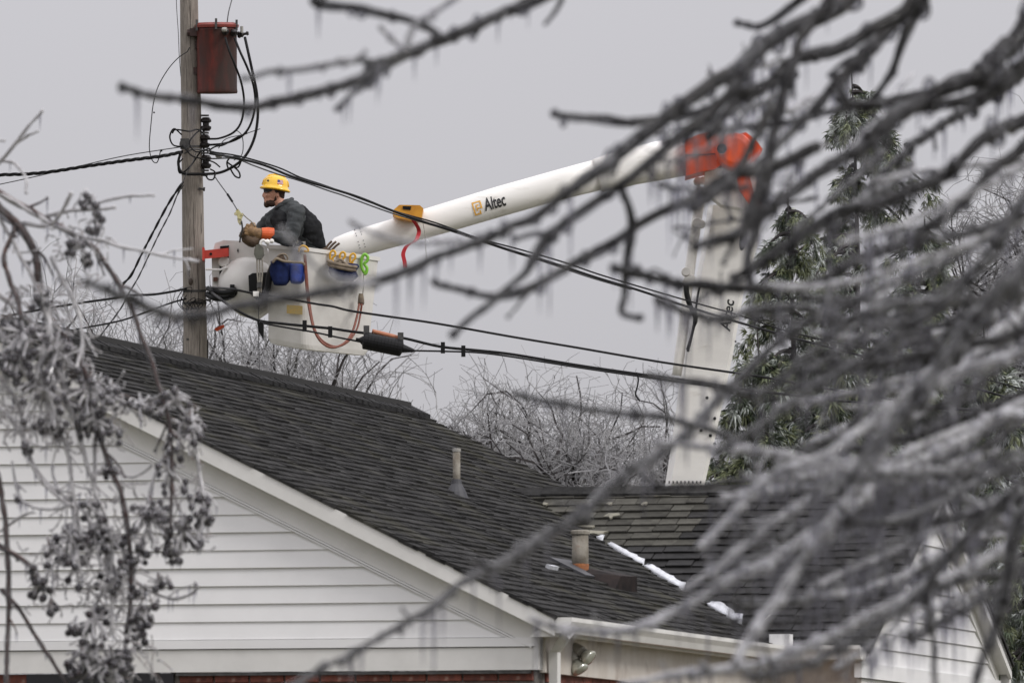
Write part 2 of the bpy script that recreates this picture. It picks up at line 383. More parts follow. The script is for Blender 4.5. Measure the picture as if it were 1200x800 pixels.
cover(fr_back, L_, A_*SL, lambda c: True, 0.3, 0.5, lambda hx, *q: many.hexa(hx))
cover(fr_wback, AW+0.2+WX, AW*SL, lambda c: c.x > -(LC+2*AW-c.y), 0.2, 0.35, lambda hx, *q: many.hexa(hx))
base = len(many.f)
tot = MB(); tot.add(many.v, many.f, 0); tot.add(manywet.v, manywet.f, 1); tot.add(manymoss.v, manymoss.f, 2)
sh = obj('shingles', tot, [SHINGLE, WETSH, MOSSY], parent=roof, local=True, kind='stuff')
# ridge caps
def ridge(p0, p1, w_, upto=None, name='ridge_cap'):
    p0, p1 = Vector(p0), Vector(p1); dv = (p1-p0); n = int(dv.length/0.14); dr = dv.normalized(); side = dr.cross(Vector((0,0,1)))
    for i in range(n):
        b = MB(); a0 = p0+dr*(i*dv.length/n-0.01); a1 = p0+dr*((i+1)*dv.length/n+0.03); h = R.uniform(0.020, 0.025)
        pr = []
        for a, hh in ((a0, h), (a1, h-0.005)):
            for sgn, dz in ((-1, -w_*M_), (0, 0), (1, -w_*M_)): pr.append(a+side*sgn*w_+Vector((0,0,dz+hh)))
            for sgn, dz in ((1, -w_*M_), (0, 0), (-1, -w_*M_)): pr.append(a+side*sgn*w_+Vector((0,0,dz+hh-0.03)))
        b.add(pr, [(0,1,7,6),(1,2,8,7),(2,3,9,8),(3,4,10,9),(4,5,11,10),(5,0,6,11),(0,5,4,1),(1,4,3,2),(6,7,10,11),(7,8,9,10)])
        obj(name, b, WETSH if name == 'ridge_cap' and w_ > 0.13 else SHINGLE, parent=roof, local=True)
ridge((-A_,0,RZ+0.02), (-A_,L_-0.1,RZ+0.02), 0.132)
rv = MB(); rv.box((-A_-0.06, 0.3, RZ-0.0), (-A_+0.06, L_-0.3, RZ+0.045)); obj('ridge_vent', rv, FELT, parent=roof, local=True)
ridge((-AW-0.1,WRY,WRZ+0.005), (WX,WRY,WRZ+0.005), 0.11)
# valley snow
def snow(p0, p1, n, w0, w1, name='snow_patch'):
    b = MB(); p0, p1 = Vector(p0), Vector(p1); vs = []
    for i in range(n+1):
        t = i/n; c = p0.lerp(p1, t); ww = (w0+(w1-w0)*t)*R.uniform(0.55, 1.3)
        if i in (0, n): ww *= 0.2
        vs += [c+Vector((-0.02-0.3*ww, -ww*0.4, 0.02+0.15*ww)), c+Vector((0, 0, 0.022)), c+Vector((ww*0.9, ww*0.9*0.6, 0.03+ww*0.27)), c+Vector((0, 0, -0.03))]
    for i in range(n):
        for k in range(4):
            a = i*4+k; a2 = i*4+(k+1) % 4; b.f.append((a, a2, a2+4, a+4)); b.m.append(0)
    b.v = [tuple(v) for v in vs]; b.f += [(0,3,2,1), (n*4, n*4+1, n*4+2, n*4+3)]; b.m += [0, 0]
    obj(name, b, SNOW, parent=roof, local=True, smooth=True)
def vp(t): return (-AW*(1-t), LC+AW*(1-t), OZ+AW*(1-t)*M_)   # t=0 ridge start .. 1 inner corner
snow(vp(0.37), vp(0.50), 14, 0.004, 0.024)
snow(vp(0.515), vp(0.655), 16, 0.014, 0.034)
snow(vp(0.76), vp(0.88), 9, 0.035, 0.05)
snow(vp(0.325), vp(0.335), 3, 0.02, 0.02)
# front gable siding boards : wall plane y=OH
CR = 0.1016
def lap_front(z0, xl, xr):
    b = MB(); y = OH
    z1 = z0+CR+0.012
    def xe(x, z, sgn): return x
    # profile: butt proud 14 mm at the bottom, 2 mm at the top
    v = []
    for z, pr in ((z0, 0.017), (z1, 0.002)):
        xa, xb = xl(z), xr(z)
        if xb-xa < 0.02: xb = xa+0.02
        v.append(((xa, y-pr, z), (xb, y-pr, z), (xb, y+0.01, z), (xa, y+0.01, z)))
    b.hexa(list(v[0])+list(v[1])); return b
zb = OZ-0.118
gl = lambda z: max(-2*A_+EO, -2*A_+(z-OZ+0.262)/M_)
gr = lambda z: min(-EO, -(z-OZ+0.262)/M_)
z = zb
while z < RZ-0.30:
    if R.random() < 0.45:
        xs_ = gl(z)+(gr(z)-gl(z))*R.uniform(0.15, 0.85)
        hobj('siding_board', lap_front(z, gl, lambda q_: min(xs_, gr(q_))), WHITE)
        b = lap_front(z, lambda q_: min(xs_-0.02, gr(q_)-0.03), gr); b.v = [(v[0], v[1]-0.0025, v[2]+0.0006) for v in b.v]; hobj('siding_board', b, WHITE)
    else: hobj('siding_board', lap_front(z, gl, gr), WHITE)
    z += CR
# gable wall backing
b = MB(); zt = lambda x: roofz(x)-0.09
b.slab([(-2*A_+EO, OH+0.012, OZ-0.30), (-EO, OH+0.012, OZ-0.30), (-EO, OH+0.012, zt(-EO)), (-A_, OH+0.012, zt(-A_)), (-2*A_+EO, OH+0.012, zt(-2*A_+EO))], (0, 0.1, 0))
hobj('gable_wall', b, WHITE2)
# rake boards on front gable
def rake(name, y0, y1, top, bot, side, mat, x_in=None, bottom_x=0.0):
    b = MB(); sg = 1 if side == 'r' else -1
    def X(x): return x if side == 'r' else -2*A_-x
    xs = (bottom_x, -A_)
    P = []
    for x in xs:
        zz = OZ-x*M_
        P.append((zz-top, zz-bot, X(x)))
    (t0, b0, X0), (t1, b1, X1) = P
    b.hexa([(X0,y0,b0),(X1,y0,b1),(X1,y1,b1),(X0,y1,b0),(X0,y0,t0),(X1,y0,t1),(X1,y1,t1),(X0,y1,t0)])
    if name == 'rake_trim' or True: hobj(name, b, mat)
for sd_ in 'rl':
    rake('rake_fascia', -0.004, 0.022, 0.016, 0.115, sd_, WHITE2, bottom_x=0.0)
    rake('rake_soffit', 0.024, OH, 0.100, 0.112, sd_, WHITE2, bottom_x=-0.05)
    rake('rake_frieze', OH-0.022, OH-0.002, 0.10, 0.245, sd_, WHITE2, bottom_x=-0.14)
    rake('rake_trim', OH-0.034, OH-0.004, 0.247, 0.258, sd_, WHITE, bottom_x=-0.16)
    rake('rake_trim', OH-0.028, OH-0.004, 0.262, 0.272, sd_, WHITE, bottom_x=-0.20)
# horizontal bands
def bx(name, a, c, mat, **k):
    b = MB(); b.box(a, c); return hobj(name, b, mat, **k)
bx('band_trim', (-2*A_+EO, OH-0.03, OZ-0.170), (-EO-0.005, OH+0.01, OZ-0.120), WHITE)
bx('frieze_board', (-2*A_+EO, OH-0.018, OZ-0.302), (-EO-0.03, OH+0.01, OZ-0.176), WHITE2)
bx('corner_board', (-EO-0.028, OH-0.026, OZ-0.302), (-EO+0.0, OH+0.08, OZ-0.119), WHITE2)
# cornice return box at the eave corner
b = MB(); b.slab([(-0.15, 0.026, OZ-0.119), (-0.002, 0.026, OZ-0.119), (-0.002, 0.026, OZ-0.03), (-0.04, 0.026, OZ-0.02)], (0, OH-0.03, 0)); hobj('cornice_return', b, WHITE2)
# brick walls : mortar core and bricks
core = MB()
core.box((-2*A_+EO+0.03, OH+0.03, 0), (-EO-0.035, OH+0.2, OZ-0.31))
core.box((-EO-0.2, OH+0.21, 0), (-EO-0.035, LC+0.16, OZ-0.25))
core.box((-EO-0.2, LC+0.17, 0), (WX-0.12, LC+0.3, OZ-0.24))
core.box((WX-0.24, LC+0.31, 0), (WX-0.115, LC+2*AW-0.15, OZ-0.24))
core.box((-2*A_+EO, OH+0.21, 0), (-2*A_+EO+0.2, L_-0.1, OZ-0.1))
core.box((-2*A_+EO, L_-0.1, 0), (-EO, L_, OZ-0.1))
wall = hobj('brick_wall', core, MORTAR)
BRM = {}
def brick_mesh(q):
    if q not in BRM:
        b = MB(); e = 0.004; l_, h_ = q, 0.057
        b.add([(0,0,0),(l_,0,0),(l_,0,h_),(0,0,h_),(e,-0.008,e),(l_-e,-0.008,e),(l_-e,-0.008,h_-e),(e,-0.008,h_-e),(0,0.03,0),(l_,0.03,0),(l_,0.03,h_),(0,0.03,h_)],
              [(4,5,6,7),(0,1,5,4),(1,2,6,5),(2,3,7,6),(3,0,4,7),(0,8,9,1),(1,9,10,2),(2,10,11,3),(3,11,8,0)])
        BRM[q] = mesh('brick', b, BRICK)
    return BRM[q]
rest = MB(); nb = 0
ztop = OZ-0.306
for r in range(40):
    zz = ztop-0.057-r*0.067; x = -2*A_+EO+0.03+(0.105 if r % 2 else 0)
    if zz < 0: break
    while x+0.2 < -EO-0.03:
        win = (-3.15 < x+0.1 < -2.30 and r < 17)     # window opening
        if not win:
            if r < 4 and x > -3.5:
                inst('brick', brick_mesh(0.2), wall, Matrix.Translation((x, OH+0.022+R.uniform(-0.003, 0.003), zz))); nb += 1
            else:
                rest.box((x, OH+0.02, zz), (x+0.2, OH+0.04, zz+0.057))
        x += 0.2095
    yy = OH+0.25
    while yy < LC:
        rest.box((-EO-0.04, yy, zz), (-EO-0.022, yy+0.2, zz+0.057)); yy += 0.2095
    x = -0.1
    while x < WX-0.35: rest.box((x, LC+0.158, zz), (x+0.2, LC+0.175, zz+0.057)); x += 0.2095
obj('brickwork', rest, BRICK, parent=wall, local=True, kind='stuff')
# window under the frieze (only its dark head shows)
wf = bx('window', (-3.16, OH+0.004, 1.9), (-2.28, OH+0.034, OZ-0.306), GLASSDARK)
b = MB()
for a, c in (((-3.16, 1.885), (-3.12, OZ-0.45)), ((-2.32, 1.885), (-2.28, OZ-0.45)), ((-3.16, 1.84), (-2.28, 1.88))):
    b.box((a[0], OH-0.01, a[1]), (c[0], OH+0.003, c[1]))
obj('window_frame', b, WHITE2, parent=wf, local=True)
b = MB(); b.box((-2.26, OH-0.012, OZ-0.322), (-EO-0.05, OH+0.02, OZ-0.305)); hobj('brick_ledge', b, STEEL)
# eave side : wall frieze, gutter, downspout
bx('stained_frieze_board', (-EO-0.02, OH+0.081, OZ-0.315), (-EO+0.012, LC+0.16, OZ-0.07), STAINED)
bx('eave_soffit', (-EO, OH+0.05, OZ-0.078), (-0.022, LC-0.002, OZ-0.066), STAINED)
bx('eave_fascia', (-0.020, 0.024, OZ-0.115), (0.0, LC-0.002, OZ-0.02), WHITE2)
def gutter(p, q, outv, name='gutter'):
    b = MB(); p, q, ov = Vector(p), Vector(q), Vector(outv)
    pr = [(0.002, -0.012), (0.002, -0.10), (0.065, -0.10), (0.078, -0.065), (0.098, -0.035), (0.098, -0.012), (0.086, -0.012), (0.084, -0.035), (0.06, -0.085), (0.012, -0.085), (0.012, -0.012)]
    n = len(pr); vs = [e+ov*a+Vector((0,0,h)) for e in (p, q) for a, h in pr]
    b.add(vs, [(i, (i+1) % n, (i+1) % n+n, i+n) for i in range(n)] + [tuple(range(n)), tuple(range(n, 2*n))[::-1]])
    g_ = hobj(name, b, WHITE2)
    # end cap
    c = MB(); capo = [p+ov*a+Vector((0,0,h)) for a, h in pr[:6]]; dr = (p-q).normalized()
    c.slab([v+dr*0.002 for v in capo], dr*0.006); obj('gutter_end_cap', c, WHITE2, parent=g_, local=True)
    return g_
gutter((0, 0.015, OZ), (0, LC-0.02, OZ), (1, 0, 0))
gutter((0.08, LC, OZ), (WX-0.05, LC, OZ), (0, -1, 0))
ds = MB(); ds.tube([(0.05, 0.12, OZ-0.10), (-0.01, 0.20, OZ-0.15), (-0.065, 0.26, OZ-0.2), (-0.068, 0.26, 0.3)], 0.036, 4); hobj('downspout', ds, WHITE2)
b = MB(); b.box((0.0, LC-0.1, OZ-0.02), (0.13, LC-0.004, OZ+0.06)); hobj('gutter_splash_guard', b, WHITE)
# wing : front wall strip and gable
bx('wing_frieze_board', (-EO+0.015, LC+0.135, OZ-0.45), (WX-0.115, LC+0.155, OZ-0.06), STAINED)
bx('wing_eave_fascia', (0.0, LC-0.004, OZ-0.11), (WX-0.03, LC+0.016, OZ-0.02), WHITE2)
bx('wing_eave_soffit', (0.0, LC+0.018, OZ-0.10), (WX-0.115, LC+0.134, OZ-0.088), WHITE2)
gx = WX-0.10
def lap_wing(z0):
    b = MB(); v = []
    for z_, pr in ((z0, 0.017), (z0+CR+0.012, 0.002)):
        ya = max(LC+0.12, LC+(z_-OZ+0.11)/M_); yb = min(LC+2*AW-0.12, LC+2*AW-(z_-OZ+0.11)/M_)
        if yb-ya < 0.02: yb = ya+0.02
        v.append(((gx+pr, ya, z_), (gx+pr, yb, z_), (gx-0.01, yb, z_), (gx-0.01, ya, z_)))
    b.hexa(list(v[0])+list(v[1])); return b
z = OZ-0.115
while z < WRZ-0.12:
    hobj('siding_board', lap_wing(z), WHITE); z += CR
b = MB(); b.slab([(gx-0.012, LC+0.14, OZ-0.24), (gx-0.012, LC+2*AW-0.14, OZ-0.24), (gx-0.012, LC+2*AW-0.14, OZ-0.03), (gx-0.012, WRY, WRZ-0.09), (gx-0.012, LC+0.14, OZ-0.03)], (-0.08, 0, 0)); hobj('wing_gable_wall', b, WHITE2)
bx('wing_band_trim', (gx-0.011, LC+0.02, OZ-0.21), (gx+0.035, LC+2*AW-0.05, OZ-0.118), WHITE)
bx('wing_wall_panel', (gx-0.02, LC+0.13, OZ-0.60), (gx+0.01, LC+1.25, OZ-0.214), WHITE2)
bx('wing_wall_panel', (gx-0.02, LC+1.256, OZ-0.60), (gx+0.01, LC+2*AW-0.2, OZ-0.214), WHITE2)
for sg in (1, -1):
    for nm, x0, x1, tp, bt in (('rake_fascia', WX-0.022, WX, 0.022, 0.11), ('rake_soffit', gx+0.02, WX-0.024, 0.095, 0.107), ('rake_frieze', gx+0.0, gx+0.022, 0.09, 0.19 if sg < 0 else 0.13)):
        b = MB(); ya = LC if sg > 0 else LC+2*AW; yb = WRY
        if nm != 'rake_fascia': ya += sg*0.06
        za = OZ+abs(ya-(LC if sg > 0 else LC+2*AW))*M_
        b.hexa([(x0,ya,za-bt),(x1,ya,za-bt),(x1,yb,WRZ-bt),(x0,yb,WRZ-bt),(x0,ya,za-tp),(x1,ya,za-tp),(x1,yb,WRZ-tp),(x0,yb,WRZ-tp)])
        hobj(nm, b, WHITE2)
bx('wing_downspout', (gx+0.02, LC+2*AW+0.0, 0.2), (gx+0.08, LC+2*AW+0.07, OZ-0.05), WHITE2)
# roof penetrations
def roofpt(xp, yp):      # local point of the main right slope seen at pixel
    Ml = XF[house.name].inverted()
    e0 = Ml @ EYE; e1 = Ml @ at(xp, yp, 10); dv = e1-e0
    # plane z = OZ - x*M_
    t = (OZ-e0.x*M_-e0.z)/(dv.z+dv.x*M_); return e0+dv*t
p = roofpt(535, 578)
b = MB(); b.tube([p+Vector((0,0,-0.05)), p+Vector((0,0,0.26))], 0.024, 12); vp1 = hobj('vent_pipe', b, RUSTPIPE, smooth=True)
b = MB(); b.lathe(p+Vector((0,0,-0.03)), (0,0,1), [(0,0.075),(0.04,0.06),(0.09,0.034),(0.12,0.028)], 14); obj('pipe_boot', b, LEAD, parent=vp1, local=True)
b = MB(); b.lathe(p+Vector((0,0,0.262)), (0,0,1), [(0,0.027),(0.02,0.027),(0.021,0.02),(0.002,0.018)], 12); obj('pipe_rim', b, GALV, parent=vp1, local=True)
p = roofpt(680, 668)
b = MB(); b.lathe(p+Vector((0,0,-0.04)), (0,0,1), [(0,0.052),(0.255,0.05)], 16); vp2 = hobj('flue_pipe', b, RUSTPIPE, smooth=True, label='short wide rusting flue pipe')
b = MB(); b.lathe(p+Vector((0,0,-0.005)), (0,0,1), [(0,0.0535),(0.035,0.0535),(0.045,0.052)], 16); obj('rust_ring', b, RUST, parent=vp2, local=True)
b = MB(); b.lathe(p+Vector((0,0,0.216)), (0,0,1), [(0,0.053),(0.004,0.059),(0.022,0.059),(0.03,0.05)], 16); obj('flue_cap', b, RUSTPIPE, parent=vp2, local=True)
b = MB(); fr = fr_main; nn = fr[3]
def on(p_, a, u_, h): return p_+fr[1]*a+fr[2]*u_+nn*h
b.hexa([on(p,-0.35,-0.13,0), on(p,0.13,-0.13,0), on(p,0.13,0.12,0), on(p,-0.35,0.12,0), on(p,-0.35,-0.13,0.018), on(p,0.13,-0.13,0.018), on(p,0.13,0.12,0.018), on(p,-0.35,0.12,0.018)])
obj('flashing', b, LEAD, parent=vp2, local=True)
p = roofpt(716, 684); b = MB()
b.hexa([on(p,-0.25,-0.10,0.0), on(p,0.30,-0.10,0.0), on(p,0.30,0.13,0.0), on(p,-0.25,0.13,0.0), on(p,-0.17,-0.075,0.085), on(p,0.22,-0.075,0.095), on(p,0.22,0.12,0.045), on(p,-0.17,0.12,0.04)])
hobj('slant_roof_vent', b, material('brown_roof_vent', (0.030,0.022,0.020), (0.014,0.012,0.012), 0.8, 12, 0.3, 60, spec=0.15))
p = roofpt(700, 686); b = MB(); b.hexa([on(p,-0.25,-0.05,0.01), on(p,0.25,-0.05,0.01), on(p,0.25,0.04,0.01), on(p,-0.25,0.04,0.01), on(p,-0.25,-0.05,0.022), on(p,0.25,-0.05,0.022), on(p,0.25,0.04,0.016), on(p,-0.25,0.04,0.016)])
p = roofpt(645, 666); b = MB(); b.hexa([on(p,-0.08,-0.015,0.0), on(p,0.12,-0.015,0.0), on(p,0.12,0.015,0.0), on(p,-0.08,0.015,0.0), on(p,-0.08,-0.015,0.025), on(p,0.12,-0.015,0.025), on(p,0.12,0.015,0.02), on(p,-0.08,0.015,0.02)])
obj('ice_patch', b, SNOW, parent=roof, local=True)
# pale paint marks on the wing's weathered shingles
def wingpt(xp, yp):
    Ml = XF[house.name].inverted(); e0 = Ml @ EYE; dv = (Ml @ at(xp, yp, 10))-e0
    t = (OZ+(e0.y-LC)*M_-e0.z)/(dv.z-dv.y*M_); return e0+dv*t
PALE = material('pale_dried_sealant', (0.26, 0.245, 0.19), (0.12, 0.115, 0.09), 0.8, 14)
for (xa, ya, wd, ht) in ((714, 592, 0.05, 0.05), (640, 592, 0.05, 0.04), (755, 592, 0.04, 0.05), (700, 626, 0.17, 0.07), (688, 619, 0.12, 0.05), (716, 606, 0.1, 0.09)):
    p = wingpt(xa, ya); b = MB(); fw = fr_wing
    pts = []; k = 9
    for i in range(k):
        a = 2*math.pi*i/k; rr = R.uniform(0.2, 0.65)
        pts.append(p+fw[1]*math.cos(a)*wd*rr+fw[2]*math.sin(a)*ht*rr+fw[3]*0.016)
    b.slab(pts, -fw[3]*0.012); obj('sealant_patch', b, PALE, parent=roof, local=True)
# twin floodlight under the soffit
Mh = XF[house.name]; Mi = Mh.inverted()
DF = 48.9
def hp(x, y, D=DF): return Mi @ at(x, y, D)
b = MB(); b.lathe(hp(663, 750, 49.0), hp(660, 757, 48.9)-hp(663, 750, 49.0), [(0, 0.03), (0.012, 0.032), (0.03, 0.02)], 12)
b.box(tuple(hp(663,750)-Vector((0.12,0.0,0.02))), tuple(hp(663,750)+Vector((0.01,0.03,0.03)))); fl = hobj('floodlight', b, GALV)
for (x0, y0, x1, y1) in ((664, 757, 681, 786), (670, 755, 692, 772)):
    a = hp(x0, y0, 48.86); c = hp(x1, y1, 48.8); dr = c-a; ln = dr.length
    b = MB(); b.lathe(a, dr, [(0, 0.014), (ln*0.1, 0.026), (ln*0.45, 0.036), (ln*0.5, 0.036), (ln*0.52, 0.030), (ln*0.6, 0.034)], 14); obj('lamp_holder', b, GALV, parent=fl, local=True, smooth=False)
    b = MB(); b.lathe(a, dr, [(ln*0.6, 0.026), (ln*0.85, 0.05), (ln*0.95, 0.052), (ln*1.0, 0.046), (ln*1.04, 0.02)], 16); obj('lamp_bulb', b, LENS, parent=fl, local=True, smooth=True)

# ------------------------------------------------------------------ utility pole
DP = 91.0
def AP(pts, D=DP): return [at(x, y, D if len(q) == 0 else q[0]) for (x, y, *q) in pts]
pb = at(236, 400, DP); lean = (at(221.5, 0, DP)-at(229.5, 420, DP)); lean = lean/lean.z
base = at(229.5, 420, DP) - lean*at(229.5, 420, DP).z
pole = thing('utility_pole', 'tall weathered wooden utility pole carrying a red transformer beside the bucket', 'utility pole', base)
b = MB(); pts = []; rs = []
H_ = 12.6
for i in range(27):
    zz = -0.0+H_*i/26; pts.append(base+lean*zz+Vector((R.uniform(-.004,.004), 0, 0))); rs.append(0.190-0.0083*zz+R.uniform(-.0012,.0012))
b.tube(pts, rs, 28); obj('pole_shaft', b, POLEWOOD, pole, smooth=True)
def pp(x, y, dy=0.0): p = at(x, y, DP); p.y += dy; return p
# cracks (long narrow checks, recessed look: dark splinters standing in the grain)
CRK = material('dark_check', (0.03,0.024,0.02))
for (x, y0, y1) in ((223, 0, 62), (219, 70, 150), (227, 232, 300), (222, 255, 330), (232, 300, 360), (224, 340, 395), (236, 250, 275), (234, 380, 418)):
    b = MB(); pa = pp(x, y0, 0); pc = pp(x+(y1-y0)*0.019, y1, 0)
    n_k = 6; q = []
    for i in range(n_k+1):
        t = i/n_k; c = pa.lerp(pc, t); ax = base+lean*c.z; r_ = 0.190-0.0083*c.z
        dx = c.x-ax.x+R.uniform(-.003, .003); dx = max(-r_*0.9, min(r_*0.9, dx)); q.append(Vector((ax.x+dx, ax.y-math.sqrt(r_*r_-dx*dx)+0.001, c.z)))
    b.tube(q, [0.001]+[0.0035]*(n_k-1)+[0.001], 4); obj('wood_crack', b, CRK, pole)
b = MB(); k_ = pp(224, 331, -0.14); b.ball(k_, 0.03, 10, 6, scale=(0.8, 0.35, 1.3)); obj('wood_knot', b, material('dark_knot', (0.05,0.035,0.025)), pole, smooth=True)
def spool(x, y, dy, s=1.0):
    c = pp(x, y, dy); b = MB()
    b.lathe(c-Vector((0,0,0.055*s)), (0,0,1), [(0,0.03*s),(0.02*s,0.045*s),(0.035*s,0.045*s),(0.045*s,0.026*s),(0.065*s,0.026*s),(0.075*s,0.045*s),(0.09*s,0.045*s),(0.11*s,0.03*s)], 12)
    ins = obj('spool_insulator', b, PORC, pole, smooth=False)
    b = MB(); b.box(tuple(c+Vector((-0.14, -0.02, 0.065*s))), tuple(c+Vector((0.03, 0.02, 0.078*s)))); b.box(tuple(c+Vector((-0.14, -0.02, -0.078*s))), tuple(c+Vector((0.03, 0.02, -0.065*s))))
    obj('clevis', b, STEEL, ins)
for (x, y) in ((241.5, 146), (240, 166), (241.5, 190)): spool(x, y, -0.03, 1.3)
b = MB(); b.box(tuple(pp(237.5, 204, -0.04)), tuple(pp(240, 138, 0.0)), 0); obj('rack_bar', b, STEEL, pole)
b = MB(); b.lathe(pp(216, 170, -0.17), (0,1,0), [(0,0.045),(0.05,0.05),(0.07,0.02)], 10); b.box(tuple(pp(212,164,-0.16)), tuple(pp(222,176,-0.10))); obj('dead_end_clamp', b, STEEL, pole)
for yb in (172, 204, 341, 355):
    b = MB(); c = base+lean*pp(228, yb).z; r_ = 0.190-0.0083*c.z+0.004
    b.lathe(c-lean*0.012, lean, [(0, r_), (0.024, r_)], 24); obj('pole_band', b, STEEL, pole)
b = MB()
for (x, y) in ((236, 206), (240, 352), (219, 398), (215, 305), (233, 222)):
    c = pp(x, y, -0.1); b.lathe(c, (1,0,-0.1), [(0,0.012),(0.05,0.012),(0.052,0.022),(0.07,0.022)], 6)
obj('through_bolt', b, STEEL, pole)
b = MB(); b.box(tuple(pp(240.5, 420, -0.02)), tuple(pp(244, 398, 0.05))); obj('riser_guard', b, BLACK, pole)
b = MB()
for i in range(7):
    c0 = pp(218+i*2.2, 346+R.uniform(-4, 4), -0.16)
    lp = [c0+Vector((R.uniform(.05,.11)*math.cos(a), -0.02, R.uniform(.05,.10)*math.sin(a)-0.02*a)) for a in [k*0.9+i for k in range(7)]]
    b.tube(catmull(lp, 3), 0.0045, 4)
obj('tangled_tie_wire', b, BLACKR, pole)
# ground wire stapled along the pole
b = MB(); b.tube(catmull(AP([(206,-20),(207,10),(209,40),(210,66),(212,90)], DP-0.1)), 0.004, 5); obj('ground_wire', b, GREYW, pole)

# transformer
tbase = pp(255, 113, -0.12)
tr = thing('pole_transformer', 'red rust-streaked cylindrical transformer hung high on the wooden pole', 'transformer', tbase)
c0 = pp(255, 111, -0.12); top = pp(254.5, 34, -0.12); ax = (top-c0); Ht = ax.length
b = MB(); b.lathe(c0, ax, [(0,0.19),(0.0,0.212),(0.02,0.218),(0.05,0.213),(Ht*0.5,0.213),(Ht-0.03,0.213),(Ht,0.222)], 32); obj('tank', b, TRANSRED, tr, smooth=True)
b = MB(); b.lathe(top, ax, [(0,0.232),(0.028,0.236),(0.034,0.225),(0.052,0.20),(0.06,0.0)], 32); obj('lid', b, LIDRED, tr)
for a in (-2.7, -1.57, -0.4, 0.8):
    b = MB(); c = top+Vector((0.232*math.cos(a), 0.232*math.sin(a), 0)); b.box(tuple(c+Vector((-0.012,-0.012,-0.04))), tuple(c+Vector((0.012,0.012,0.075)))); obj('lid_clamp', b, STEEL, tr)
for (x, y, dy) in ((263, 40, -0.36), (273, 41, -0.33)):
    c = pp(x, y, dy); b = MB(); b.lathe(c+Vector((0, 0.12, 0)), Vector((0.25,-1,-0.1)), [(0,0.03),(0.05,0.04),(0.06,0.03),(0.08,0.04),(0.09,0.03),(0.12,0.035),(0.15,0.015),(0.2,0.015)], 10); obj('bushing', b, PORC, tr)
c = pp(279, 43, -0.15); b = MB(); b.lathe(c, Vector((1,-0.2,0.15)), [(0,0.03),(0.02,0.04),(0.03,0.03),(0.05,0.035),(0.07,0.015),(0.10,0.015),(0.10,0.025),(0.12,0.02)], 10); obj('bushing', b, PORC, tr)
b = MB(); b.lathe(pp(262, 40, -0.44), (1,-.2,0), [(0,0.022),(0.02,0.026),(0.05,0.022)], 8); b.lathe(pp(284, 41, -0.2), (0,0,1), [(0,0.016),(0.07,0.016)], 8); obj('terminal_lug', b, GALV, tr)
b = MB()
b.box(tuple(pp(223, 44, -0.16)), tuple(pp(240, 35, -0.05))); b.lathe(pp(220, 40, -0.12), (1,0,0), [(0,0.02),(0.0,0.035),(0.035,0.035),(0.04,0.018),(0.2,0.018)], 8)
b.box(tuple(pp(227, 88, -0.10)), tuple(pp(238, 80, -0.02))); b.box(tuple(pp(229, 58, -0.10)), tuple(pp(234, 50, -0.04)))
obj('hanger_bracket', b, material('rusty_bracket', (0.06,0.025,0.02), (0.03,0.018,0.015), 0.7, 20), tr)

# ------------------------------------------------------------------ wires
def wire(name, pts, r, mat, label, cat='cable', group=None, D=DP, sides=6, sub=5, tag_=True, parent=None):
    b = MB(); P = catmull(AP(pts, D), sub); b.tube(P, r, sides)
    if parent is not None: return obj(name, b, mat, parent, smooth=True)
    return obj(name, b, mat, smooth=True, label=label, cat=cat, group=group, origin=P[0])
def twisted(name, pts, r, R_, mat, label, pitch, D=DP, strands=3, group=None, cat='cable'):
    P = catmull(AP(pts, D), 14); b = MB(); L0 = 0; ang = []
    for i, p in enumerate(P):
        if i: L0 += (P[i]-P[i-1]).length
        ang.append(L0/pitch*2*math.pi)
    # resample finely
    Q = []; A = []
    for i in range(len(P)-1):
        n = max(1, int((P[i+1]-P[i]).length/(pitch/9)))
        for k in range(n): Q.append(P[i].lerp(P[i+1], k/n)); A.append(ang[i]+(ang[i+1]-ang[i])*k/n)
    for s_ in range(strands):
        T_ = []
        for i, q in enumerate(Q):
            a = A[i]+s_*2*math.pi/strands; T_.append(q+Vector((0, math.cos(a)*R_, math.sin(a)*R_)))
        b.tube(T_, r, 5)
    return obj(name, b, mat, smooth=True, label=label, cat=cat, group=group, origin=P[0])
# transformer leads
SG = 'secondary leads looping down from the transformer'
wire('transformer_lead', [(264,44,90.55),(268,58,90.5),(276,78,90.5),(283,98,90.6),(286,120,90.7),(283,142,90.7),(274,155,90.7),(258,162,90.8),(244,163,90.9)], 0.012, BLACKR, 'innermost black lead looping from transformer bushing down to top of wire rack', group=SG)
wire('transformer_lead', [(275,45,90.6),(281,60,90.5),(290,80,90.5),(297,100,90.6),(299,122,90.7),(294,145,90.7),(283,160,90.7),(264,168,90.8),(244,170,90.9)], 0.013, BLACKR, 'middle black lead looping from transformer bushing to middle of wire rack', group=SG)
wire('transformer_lead', [(287,44,90.8),(291,62,90.7),(296,85,90.7),(301,110,90.7),(302,138,90.7),(297,165,90.7),(284,187,90.7),(262,201,90.8),(240,204,90.8),(215,203,90.75),(209,192,90.75),(212,178,90.75)], 0.015, BLACKR, 'outermost thick black lead sweeping round under the wire rack to the pole', group=SG)
wire('primary_tap_wire', [(266,28,90.88),(268,14,90.9),(273,-8,91),(274,-40,91)], 0.006, GREYW, 'thin wire rising from transformer lid past the top edge', 'wire')
wire('loose_ground_wire', [(222,56,90.8),(219,61,90.75),(210,67,90.7),(198,80,90.7),(186,100,90.7),(180,120,90.7),(177,145,90.7),(175,172,90.7),(178,187,90.7),(183,191,90.7),(186,186,90.7),(188,177,90.7)], 0.0055, BLACKR, 'thin loose wire bowing out left of the pole and ending in a hook', 'wire')
